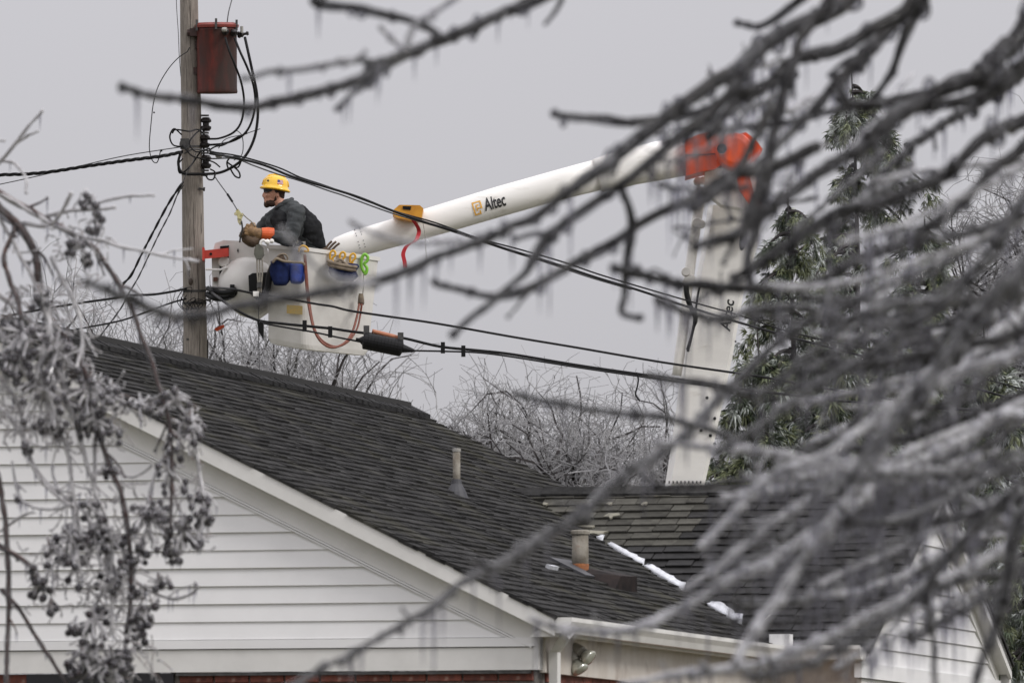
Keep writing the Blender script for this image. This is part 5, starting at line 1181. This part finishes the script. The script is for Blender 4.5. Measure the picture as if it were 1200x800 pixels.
# ------------------------------------------------------------------ iced foreground branches
def cone_mesh(name, ln, r, sides=5):
    b = MB(); b.lathe((0,0,0), (0,0,-1), [(-0.004, r*0.9), (ln*0.25, r*0.8), (ln*0.6, r*0.45), (ln, r*0.08)], sides); return mesh(name, b, ICICLE, True)
ICM = [cone_mesh('icicle', l_, r_) for l_, r_ in ((0.025, 0.0032), (0.045, 0.0038), (0.075, 0.0042), (0.11, 0.0046))]
class Tree:
    def __init__(s, root, seed, lim=300): s.root = root; s.n = 0; s.rest = MB(); s.rn = random.Random(seed); s.lim = lim
    def icicle(s, br, p, k, sc_):
        rn = s.rn
        if s.n < s.lim and k >= 1:
            M_l = XF[br.name].inverted() @ Matrix.Translation(p) @ Matrix.Diagonal((sc_, sc_, sc_, 1)); inst('icicle', ICM[k], br, M_l); s.n += 1
        else:
            l_ = (0.025, 0.045, 0.075, 0.11)[k]*sc_; r_ = 0.0038*sc_; s.rest.tube([p+Vector((0,0,0.003)), p-Vector((0,0,l_*0.5)), p-Vector((0,0,l_))], [r_, r_*0.6, r_*0.1], 4, cap=False)
    def branch(s, pts, D0, D1, tw=0.35, ic=0.5, knob=0, wob=1.5, mat=None, ice=None, label=None, core=0.66, twl=(14, 60), tdir=None, kmax=3, up=False, lean=0.0):
        """pts: (px, py, width px) from thick end to tip"""
        rn = s.rn; n = len(pts); P = []; W = []
        for i, (x, y, w_) in enumerate(pts): P.append(at(x, y, D0+(D1-D0)*i/(n-1))); W.append(w_*0.5*(D0+D1)/2/F)
        sub = max(3, int(60/n)+2) if n < 16 else 4
        Q = catmull(P, sub); RW = [];
        for i in range(len(Q)):
            t = i/(len(Q)-1)*(n-1); k = min(n-2, int(t)); RW.append(W[k]+(W[k+1]-W[k])*(t-k))
        m = (D0+D1)/2/F
        for i in range(1, len(Q)-1): Q[i] = Q[i]+Vector((noise.noise(Q[i]*14+Vector((s.n, 3, 0))), 0, noise.noise(Q[i]*14+Vector((9, s.n, 5)))))*wob*2*m
        bark = MB(); icem = MB()
        def strand(Q_, R_, sd):
            bark.tube(Q_, [max(r*core*(1-0.34*ci/len(Q_))*(1+0.18*noise.noise(q_*60)), 0.0009) for ci, (q_, r) in enumerate(zip(Q_, R_))], 6)
            rr = []; cc = []
            for q_, r in zip(Q_, R_):
                v = 1.0+0.34*noise.noise(q_*26+Vector((sd, 0, 0)))+0.16*noise.noise(q_*75); rr.append(max(r*v, 0.0015)); cc.append(q_-Vector((0, 0, r*0.30)))
            icem.tube(cc, rr, 6)
        strand(Q, RW, 0.0); drips = []
        if knob:
            for c in range(int(sum((Q[i+1]-Q[i]).length for i in range(len(Q)-1))/m/knob)):
                i = rn.randrange(1, len(Q)-1); p = Q[i].lerp(Q[i+1], rn.random()); rr_ = RW[i]*rn.uniform(0.6, 1.25)
                icem.ball(p+Vector((rn.uniform(-.4,.4)*RW[i], rn.uniform(-.5,.5)*RW[i], -RW[i]*rn.uniform(-0.2, 1.3))), rr_, 7, 5, scale=(rn.uniform(.7,1.3), 1, rn.uniform(.8,1.9)))
        L_ = sum((Q[i+1]-Q[i]).length for i in range(len(Q)-1))
        nt = int(tw*L_/m/22)
        for k in range(nt):
            i = rn.randrange(int(len(Q)*0.12), len(Q)-1); p = Q[i]; d = (Q[i+1]-Q[i]).normalized()
            a = rn.choice((-1, 1))*rn.uniform(0.35, 1.0); ln = rn.uniform(*twl)*m; ca, sa = math.cos(a), math.sin(a)
            d2 = Vector((d.x*ca-d.z*sa, d.y+rn.uniform(-0.5, 0.5), d.x*sa+d.z*ca)).normalized(); T_ = [p]; q_ = p.copy(); nn = 6
            curl = rn.uniform(-0.10, 0.22)
            for j in range(nn): d2 = (d2+rvec(rn, 0.15)+Vector((0, 0, curl if up else curl-0.08))).normalized(); q_ = q_+d2*ln/nn; T_.append(q_.copy())
            T_ = catmull(T_, 2); r0 = max(RW[i]*rn.uniform(0.38, 0.7), 1.5*m); strand(T_, [r0*(1-0.5*j/len(T_)) for j in range(len(T_))], k*3.1)
            if rn.random() < 0.6: icem.ball(T_[-1], r0*1.1, 7, 5); bark.ball(T_[-1], r0*0.62, 6, 4)
            for c in range(int(ic*ln/m/16+rn.random())): drips.append((T_[rn.randrange(1, len(T_))], r0))
        for c in range(int(ic*L_/m/13)): i = rn.randrange(1, len(Q)); drips.append((Q[i], RW[i]))
        icem.ball(Q[-1], RW[-1]*1.25, 8, 6); bark.ball(Q[-1], RW[-1]*0.7, 7, 5)
        br = obj('branch', bark, mat or BARK, s.root, smooth=True, label=label); obj('ice_coat', icem, ice or ICE, br, smooth=True)
        for p, r in drips: s.icicle(br, p-Vector((0, 0, r*0.9)), min(kmax, rn.choice((0, 0, 1, 1, 1, 2, 2, 3))), rn.uniform(0.7, 1.25))
        return Q
    def finish(s):
        if s.rest.v: obj('icicles', s.rest, ICICLE, s.root, kind='stuff')

DB_ = 16.0
tbase2 = at(1800, 400, 17.5); tbase2.z = 0
rt = thing('iced_tree', 'blurred iced tree reaching in from the right with many glazed branches over the scene', 'tree', tbase2)
T = Tree(rt, 5)
tt_ = MB(); tt_.tube(catmull([tbase2, tbase2+Vector((0.05,0,1.2)), tbase2+Vector((-0.05,0.1,2.6)), tbase2+Vector((0.1,0,4.6))], 4), [0.19,0.17,0.16,0.155,0.15,0.145,0.14,0.13,0.12,0.11,0.10,0.09,0.08], 14); obj('trunk', tt_, BARK, rt, smooth=True)
for tgt in ((1300, -120), (1290, 90), (1290, 330), (1290, 560), (1000, -170)):
    b = MB(); st = tbase2+Vector((0,0,2.2+0.0006*(400-tgt[1])*3)); e = at(tgt[0], tgt[1], 16.2); b.tube(catmull([st, st.lerp(e, 0.5)+Vector((0,0,0.12)), e], 5), [0.045-0.0028*k for k in range(11)], 9); obj('limb', b, BARK, rt, smooth=True)
BR = [
 # big sweeping branch from the top right across the picture to the left
 ([(1000,-170,18),(1030,-60,18),(1000,-8,18),(960,18,18),(900,45,17),(868,75,16),(825,102,16),(780,135,15),(722,180,14),(700,199,13),(632,247,13),(569,277,12),(512,300,12),(450,324,12),(390,339,12),(330,348,13),(270,360,12),(210,369,12),(187,364,12),(150,347,11),(101,330,8)], 16.0, 12.6, 0.10, 0.75, 'longest iced branch crossing the bucket and the pole'),
 ([(890,60,13),(875,72,13),(862,100,12),(837,125,12),(800,155,12),(750,198,12),(675,252,12),(640,278,11),(625,300,9),(610,322,8),(576,352,8),(531,392,8)], 15.0, 14.5, 0.10, 0.6, None),
 ([(645,277,10),(628,275,9),(605,280,8)], 14.7, 14.7, 0, 0.4, None),
 ([(725,214,9),(732,225,8),(740,255,8),(735,305,8),(733,342,7),(728,364,7),(750,372,7)], 14.8, 14.8, 0.05, 0.5, None),
 ([(960,170,11),(900,195,11),(850,207,10),(815,230,10),(775,247,10),(712,285,11),(675,307,10),(637,327,9),(602,341,9),(572,347,8),(540,338,8),(509,330,7)], 15.0, 14.6, 0.12, 0.9, None),
 ([(880,105,10),(848,115,9),(815,133,9),(755,140,9),(725,142,9),(690,137,9),(650,133,8)], 15.2, 15.0, 0.08, 0.3, None),
 ([(1290,60,14),(1200,170,13),(1165,195,12),(1125,240,12),(1090,262,12),(1050,285,12),(1000,305,12),(950,333,12),(900,336,12),(850,334,11),(800,330,10),(760,322,9),(720,314,9)], 15.5, 14.4, 0.2, 0.7, None),
 ([(1300,-120,24),(1200,32,22),(1175,57,21),(1150,85,20),(1112,100,17),(1062,127,16),(1040,140,15),(1012,170,13),(960,200,12),(900,245,11),(850,280,9)], 15.5, 14.6, 0.25, 0.8, None),
 ([(1290,20,16),(1200,75,15),(1175,92,14),(1137,115,13),(1080,122,11),(1012,122,10),(982,115,8)], 15.8, 15.4, 0.2, 0.8, None),
 ([(1290,90,15),(1200,140,14),(1172,148,14),(1150,163,14),(1110,202,13),(1075,217,13),(1025,237,12),(975,252,12),(900,300,11),(860,325,9)], 16, 15, 0.25, 0.8, None),
 ([(1100,-60,13),(1082,0,12),(1072,20,11),(1055,57,10),(1040,90,9),(1020,120,8)], 16, 16, 0.0, 0.2, None),
 ([(1100,-60,16),(1064,6,16),(1032,42,15),(1015,60,14),(985,92,12),(955,125,11),(930,150,10),(880,200,9)], 15.8, 15.3, 0.2, 0.6, None),
 ([(1090,-40,14),(1060,10,13),(1017,35,13),(982,55,13),(950,63,12),(925,72,12),(900,95,11),(860,120,10),(830,160,9)], 15.6, 15.2, 0.15, 0.5, None),
 ([(1000,-60,12),(970,2,12),(950,27,11),(937,45,11),(930,67,11),(920,100,12),(907,150,12),(900,200,12),(890,260,11),(876,300,10),(880,335,8)], 15.3, 15.0, 0.15, 0.5, None),
 ([(960,-20,10),(930,5,9),(905,22,8),(885,30,7),(864,27,7)], 16, 16, 0, 0.3, None),
 ([(905,120,11),(885,160,10),(862,205,10),(850,218,9),(830,232,8),(812,245,7)], 14.6, 14.4, 0.3, 0.9, None),
 ([(900,190,11),(880,240,11),(865,272,11),(832,281,10),(815,290,8)], 14.6, 14.4, 0.3, 0.9, None),
 # big lower diagonal branch to the bottom left
 ([(1200,235,15),(1182,260,14),(1100,310,14),(1000,352,14),(930,385,14),(877,432,14),(840,467,14),(820,490,14),(800,510,14),(762,535,15),(725,558,16),(681,600,17),(632,628,17),(600,650,15),(570,664,12),(540,682,11),(495,716,11),(444,746,10),(400,770,9),(354,794,8),(320,808,8)], 16, 13.8, 0.06, 0.7, 'long iced branch running down to the bottom edge left of centre'),
 ([(590,660,12),(575,662,11),(552,655,9)], 13.9, 13.8, 0, 0.4, None),
 ([(870,520,11),(840,505,11),(805,495,11),(775,487,11),(712,480,11),(662,472,10),(604,461,8)], 15, 14.6, 0.04, 0.5, None),
 ([(1080,378,13),(1000,376,12),(940,360,12),(880,362,12),(850,372,11),(800,363,10),(770,350,9)], 15.6, 15, 0.3, 1, None),
 ([(1120,350,14),(1000,372,13),(900,455,12),(850,452,11),(800,444,10),(760,439,8)], 15, 14.6, 0.2, 0.9, None),
 ([(1200,620,12),(1100,570,13),(1000,545,13),(930,533,13),(870,525,12),(820,521,10),(770,518,8)], 15.2, 14.8, 0.15, 0.8, None),
 ([(1290,430,15),(1200,470,15),(1160,490,14),(1060,530,14),(1000,590,14),(940,630,14),(885,664,14),(844,684,13),(795,712,12),(762,728,12),(723,737,11),(665,735,10),(623,725,8)], 15.4, 14.2, 0.10, 1.0, 'iced branch sagging across the gutter above the floodlights'),
 ([(1290,560,15),(1200,612,15),(1175,640,14),(1125,668,14),(1090,680,14),(1040,708,14),(975,742,13),(930,762,13),(885,778,12),(840,783,12),(780,790,10),(730,802,9)], 15.4, 14.2, 0.15, 0.9, None),
 ([(1290,580,14),(1200,660,13),(1150,672,13),(1090,690,13),(1020,735,13),(950,775,12),(880,790,10)], 15, 14.4, 0.2, 0.9, None),
 ([(1040,520,18),(1000,570,17),(960,626,17),(918,689,17),(894,722,16),(873,752,13),(862,775,10)], 14.4, 14.2, 0.05, 0.3, None),
 ([(1290,200,26),(1200,310,25),(1175,335,24),(1137,380,24),(1100,432,24),(1060,482,22),(1020,530,18),(985,575,14)], 14.0, 13.8, 0.06, 0.3, None),
 ([(1290,100,18),(1200,235,18),(1182,260,18),(1165,288,17),(1130,330,14),(1080,370,13),(1030,410,12),(960,450,12),(900,490,11),(840,530,10)], 14.5, 14.3, 0.2, 0.8, None),
 ([(1200,560,14),(1150,610,13),(1090,680,13),(1092,720,12),(1093,760,11),(1096,810,10)], 14.5, 14.5, 0.1, 0.8, None),
 ([(1240,540,22),(1190,620,20),(1180,680,18),(1165,740,16),(1150,775,13),(1140,820,12)], 14.2, 14.2, 0.1, 0.6, None),
 ([(1290,500,16),(1175,485,15),(1125,515,15),(1060,545,14),(1000,560,13),(920,600,12),(850,655,11),(800,690,9)], 15, 14.6, 0.25, 1.1, None),
 ([(1290,380,16),(1170,420,15),(1070,455,15),(1010,500,15),(970,530,14),(900,560,13),(850,610,11),(820,640,9)], 14.6, 14.3, 0.25, 1.1, None),
 # upper left twigs hanging in from above
 ([(1000,-170,16),(840,-90,14),(720,-60,12),(614,0,11),(576,21,11),(512,47,11),(461,68,12),(419,91,11),(364,108,10),(291,123,10),(215,115,9),(180,110,8),(143,101,7)], 16, 14, 0.03, 0.35, 'iced branch tip drooping across the transformer at upper left'),
 ([(440,330,8),(420,331,8),(395,325,7),(370,310,7),(350,290,7),(330,268,6)], 12.8, 12.6, 0, 0.3, None),
 ([(600,268,8),(560,283,8),(531,282,8),(490,283,8),(456,279,7),(430,268,7),(411,259,7)], 14.2, 14.0, 0.05, 0.5, None),
 ([(470,62,10),(443,70,9),(419,70,9),(385,76,9),(338,83,9),(312,84,8),(284,92,7)], 14.2, 14, 0.05, 0.4, None),
 ([(462,70,9),(430,98,8),(410,112,8),(395,128,8)], 14.2, 14.2, 0, 0.9, None),
 ([(720,-60,10),(500,-50,10),(370,-4,10),(427,11,9),(491,25,9),(512,38,9),(520,46,8)], 14.6, 14.3, 0, 0.2, None),
 ([(478,60,8),(462,46,8),(447,32,8)], 14.2, 14.2, 0, 0.1, None),
 ([(474,60,9),(482,35,9),(495,21,9),(520,8,9),(560,-20,8)], 14.3, 14.3, 0, 0.2, None),
 ([(400,78,7),(425,64,7),(428,60,6)], 14.1, 14.1, 0, 0.1, None),
 ([(720,-60,12),(650,-10,11),(618,4,10),(600,12,9)], 14.8, 14.8, 0.5, 0.9, None),
]
rn_ = random.Random(4)
for e in BR:
    pts, D0, D1, tw_, ic_, lb_ = e
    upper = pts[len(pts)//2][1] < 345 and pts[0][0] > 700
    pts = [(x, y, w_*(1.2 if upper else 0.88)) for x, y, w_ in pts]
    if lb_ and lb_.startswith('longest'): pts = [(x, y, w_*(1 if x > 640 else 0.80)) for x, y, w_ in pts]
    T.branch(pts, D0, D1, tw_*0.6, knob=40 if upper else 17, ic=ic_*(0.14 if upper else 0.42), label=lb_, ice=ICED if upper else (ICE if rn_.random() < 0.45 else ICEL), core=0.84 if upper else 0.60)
# the thicket on the right: many more boughs, each its own curve
rn = random.Random(77)
def fillb(n, xr, yr, lr, Dr, wr, dens_t=0.4, ic=0.9, slope=(0.28, 0.75)):
    for _ in range(n):
        x, y = rn.uniform(*xr), rn.uniform(*yr); ln = rn.uniform(*lr); sl_ = rn.uniform(*slope); a = math.atan(sl_)
        D0 = rn.uniform(*Dr); w_ = rn.uniform(*wr); k = 7; pts = []; px, py = x, y; da = rn.uniform(-0.09, 0.02)
        for i in range(k):
            pts.append((px, py, w_*(1-0.45*i/k))); px -= math.cos(a)*ln/k; py += math.sin(a)*ln/k; a += da+rn.uniform(-0.14, 0.14)
        T.branch(pts, D0, D0-rn.uniform(0.2, 1.2), dens_t, ic*0.45, knob=18, ice=rn.choice((ICEL, ICEL, ICE, ICED, ICED)), core=rn.choice((0.5, 0.7, 0.85)))
fillb(10, (1160, 1290), (60, 330), (260, 430), (15, 18), (8, 14), 0.25, 0.6)
fillb(18, (1120, 1300), (300, 640), (260, 440), (15.5, 19.5), (6, 13), 0.3, 1.0)
fillb(9, (1020, 1200), (330, 620), (150, 280), (15.5, 19.5), (6, 11), 0.35, 1.0)
fillb(6, (960, 1180), (520, 700), (140, 240), (15.5, 19), (7, 12), 0.35, 1.0)
fillb(5, (900, 1100), (60, 200), (120, 220), (15, 18), (8, 12), 0.3, 0.5, (0.5, 1.1))
fillb(7, (1130, 1230), (500, 590), (200, 330), (14.5, 17), (8, 13), 0.5, 0.8, (0.15, 0.6))
fillb(9, (1060, 1210), (540, 680), (160, 260), (14.5, 18), (5, 9), 0.6, 0.9, (-0.1, 0.8))
fillb(12, (860, 1080), (60, 330), (110, 220), (14.5, 18), (4, 7), 0.7, 0.6, (0.1, 1.2))
T.finish()

# ------------------------------------------------------------------ berry tree on the left
DL = 28.0
lbase = at(-330, 400, DL); lbase.z = 0
lt = thing('berry_tree', 'ice-coated drooping shrub tree hung with black berries along the left edge', 'tree', lbase)
S = Tree(lt, 9, 120)
b = MB(); b.tube(catmull([lbase, lbase+Vector((0.08,0,1.0)), lbase+Vector((0.0,0,2.2)), at(-150, 170, DL), at(-60, 190, DL), at(0, 244, DL)], 4), [0.09-0.0038*k for k in range(21)], 10); obj('trunk', b, BARKRED, lt, smooth=True)
LBR = [
 ([(-70,185,13),(0,244,12),(22,262,11),(37,285,10),(43,315,9),(44,345,8),(60,372,8),(84,405,7),(100,440,7),(108,480,7),(120,520,7),(135,560,7),(145,590,7),(152,640,7),(153,700,6),(148,740,5)], 0.5, 0.5),
 ([(-70,180,9),(11,232,8),(37,247,8),(86,274,7),(112,292,7),(131,319,7),(150,352,6),(165,390,6),(176,420,7),(185,445,7),(197,490,7),(202,535,6),(201,580,5),(200,630,4)], 0.25, 0.4),
 ([(-30,215,6),(11,232,6),(60,262,5),(100,277,5),(140,287,4),(200,300,4),(232,306,3)], 0.3, 0.3),
 ([(-40,230,5),(0,190,5),(10,178,5),(20,165,5),(35,145,4),(49,130,4)], 0, 0.1), ([(18,168,4),(30,160,4),(44,154,3)], 0, 0.1), ([(3,188,4),(14,190,4),(25,200,4),(31,212,4),(31,226,3)], 0, 0.2), ([(-10,166,3),(5,165,3)], 0, 0),
 ([(100,245,4),(130,233,4),(150,229,4),(180,229,3)], 0.05, 0.2), ([(20,262,7),(5,300,7),(12,330,7),(20,350,7),(25,372,6)], 0.2, 0.4), ([(25,260,6),(60,262,5),(83,227,5)], 0.1, 0.2), ([(50,255,6),(75,247,5),(134,243,4)], 0.2, 0.4),
 ([(-60,520,8),(-10,540,7),(0,570,7),(6,608,7),(9,650,7),(10,690,7),(9,740,7),(8,780,6),(6,830,6)], 0.15, 0.2),
 ([(2,690,6),(13,701,6),(40,741,6),(58,768,6),(76,800,5),(90,830,5)], 0.05, 0.2), ([(-20,630,7),(0,640,7),(18,649,7),(40,665,7)], 0.1, 0.2),
 ([(-30,310,6),(0,345,6),(40,380,6),(62,420,6),(80,470,6),(96,520,6),(110,570,5),(128,620,5),(130,680,5),(132,740,4)], 0.6, 0.6),
 ([(-30,360,6),(10,400,6),(40,440,5),(70,500,5),(84,560,5),(88,620,5),(92,680,4)], 0.6, 0.6),
 ([(-20,420,5),(20,470,5),(30,520,4),(46,560,4),(80,590,4),(86,592,3)], 0.4, 0.5), ([(62,545,4),(63,560,4),(70,574,4),(84,576,3)], 0, 0.6),
 ([(14,540,4),(20,575,4),(36,592,4),(58,596,4),(84,590,3)], 0.2, 0.9), ([(0,622,4),(25,605,4),(40,600,3)], 0.1, 0.2),
 ([(134,545,4),(150,558,3),(165,555,3),(178,543,3)], 0, 0.2), ([(150,675,4),(175,690,4),(200,700,4),(222,697,4),(232,686,3)], 0.3, 0.9),
 ([(120,690,5),(110,720,5),(112,760,5),(120,800,4)], 0.5, 0.5), ([(105,630,4),(80,650,4),(60,665,4),(50,690,3)], 0.4, 0.5), ([(202,490,5),(225,505,4),(232,540,4),(238,580,4),(235,620,3)], 0.4, 0.6), ([(200,520,4),(180,560,4),(172,600,4),(178,640,3)], 0.4, 0.6),
 ([(60,300,5),(75,330,5),(90,360,5),(96,400,4),(90,430,4)], 0.6, 0.5), ([(100,440,4),(130,462,4),(160,478,4),(190,485,3)], 0.8, 0.8), ([(44,315,7),(52,345,7),(58,372,6),(50,410,6),(40,450,5)], 0.5, 0.5),
 ([(-20,460,5),(20,500,5),(50,560,5),(100,600,4),(118,660,4)], 0.5, 0.6), ([(110,520,5),(112,570,5),(118,620,5),(126,660,5),(124,700,4)], 0.5, 0.5), ([(0,255,5),(40,330,5),(60,400,5),(30,440,4)], 0.6, 0.5)]
for li, (pts, tw_, ic_) in enumerate(LBR):
    S.branch(pts, DL, DL-0.15, tw_*1.3, ic_, wob=1.0, mat=BARKRED, ice=ICE if li in (0, 1, 8, 11, 12, 13) else ICE2, core=0.82 if li in (0, 1, 8, 11, 12, 13) else 0.6, twl=(10, 42), kmax=1)
# berries in clusters
bm_ = MB(); bm_.ball((0,0,0), 0.0100, 10, 7); BERM = mesh('berry', bm_, BERRY, True)
bm_ = MB(); bm_.ball((0,0,-0.001), 0.0124, 9, 7, scale=(1,1,1.08)); bm_.tube([(0,0,-0.012),(0,0,-0.022),(0,0,-0.03)], [0.004,0.0025,0.0008], 5); BICE = mesh('berry_ice', bm_, BERRYICE, True)
CL = [(104,235,10,6),(112,262,12,8),(92,294,14,10),(100,310,8,4),(28,400,30,20),(18,430,26,20),(66,420,30,16),(45,350,14,6),(52,470,40,22),(105,470,34,26),(110,500,22,14),(128,462,14,6),(165,480,16,6),(32,525,8,4),(60,500,20,7),(205,478,22,12),(224,500,18,9),(176,615,30,22),(200,560,22,10),(232,590,14,14),(240,612,10,6),(215,628,22,16),(205,648,14,8),(176,596,14,8),(208,520,20,8),(85,640,24,22),(58,648,16,8),(46,690,14,14),(40,678,10,5),(58,712,8,4),(92,670,18,8),(20,588,4,3),(130,640,20,8),(135,685,22,12),(112,735,26,18),(165,725,14,20),(160,745,14,10),(88,735,10,6),(100,775,22,26),(130,785,26,26),(148,768,12,8),(84,784,10,9),(145,660,12,5),(115,620,18,10),(104,600,14,7),(160,690,8,4),(185,684,10,4),(197,683,6,2),(230,686,1,1),(184,708,4,2),(120,560,14,6),(130,510,14,8),(160,660,12,4),(170,640,10,4)]
rn = random.Random(31); nbr = 0; bst = MB(); bice = MB(); stems = MB(); sice = MB()
for cx_, cy_, rad_, cnt in CL:
    anc = at(cx_+rn.uniform(-4, 4), cy_-rad_*1.0-4, DL-0.1)
    hub = at(cx_, cy_-rad_*0.35, DL-0.12)
    for k in range(cnt+int(cnt*0.9)):
        r = rad_*math.sqrt(rn.random()); a = rn.uniform(0, 6.283); e = at(cx_+r*math.cos(a), cy_+r*math.sin(a), DL-0.12+rn.uniform(-0.06, 0.06)*rad_/14)
        mid = hub.lerp(e, 0.5)+rvec(rn, 0.012); mid.z += 0.012
        pth = catmull([hub, mid, e+Vector((0,0,0.008))], 3); stems.tube(pth, 0.0016, 4, cap=False); sice.tube([p_-Vector((0,0,0.0012)) for p_ in pth], [0.0036*(1+0.4*rn.uniform(-1,1)) for _ in pth], 5, cap=False)
        if k >= cnt: continue
        s_ = rn.uniform(0.8, 1.15)
        if nbr < 298:
            o = inst('berry', BERM, lt, XF[lt.name].inverted() @ Matrix.Translation(e) @ Matrix.Diagonal((s_, s_, s_, 1))); inst('berry_ice', BICE, o, Matrix.Identity(4)); nbr += 1
        else:
            bst.ball(e, 0.0100*s_, 7, 5); bice.ball(e-Vector((0,0,0.001)), 0.0124*s_, 7, 5)
    stems.tube(catmull([anc, anc.lerp(hub, 0.5)+rvec(rn, 0.01), hub], 2), 0.0022, 4, cap=False); sice.tube([anc, hub], 0.005, 5, cap=False)
# fine frosted twigs filling the hanging masses
for (x0, y0, x1, y1, nn, r_) in ((-5,330,70,520,150,24),(60,300,110,520,90,18),(100,450,150,520,40,15),(150,560,245,650,60,16),(190,470,235,560,35,14),(60,620,160,700,80,22),(95,680,185,800,110,24),(70,560,160,640,50,22),(30,640,80,720,16,14),(60,255,130,300,24,12),(130,465,190,490,24,8)):
    for _ in range(nn):
        x = rn.uniform(x0, x1); y = rn.uniform(y0, y1); a = rn.gauss(math.pi/2, 0.9); ln = rn.uniform(0.5, 1.3)*r_; dd = rn.uniform(-0.12, 0.10)
        p0 = at(x, y, DL+dd); p2 = at(x+math.cos(a)*ln, y+math.sin(a)*ln, DL+dd+rn.uniform(-.03, .03)); pm = p0.lerp(p2, 0.5)+rvec(rn, 0.02)
        P_ = catmull([p0, pm, p2], 4); stems.tube(P_, 0.0016, 4, cap=False); rb = rn.uniform(0.0016, 0.0032); sice.tube([p_-Vector((0,0,0.001)) for p_ in P_], [rb*(1+0.5*rn.uniform(-1, 1)) for _ in P_], 5)
        if rn.random() < 0.5: sice.ball(p2, rb*1.6, 6, 4)
obj('berry_stems', stems, BARKRED, lt, kind='stuff'); obj('stem_ice', sice, ICE2, lt, kind='stuff')
obj('berries', bst, BERRY, lt, kind='stuff', smooth=True); obj('berry_glaze', bice, BERRYICE, lt, kind='stuff', smooth=True)
S.finish()
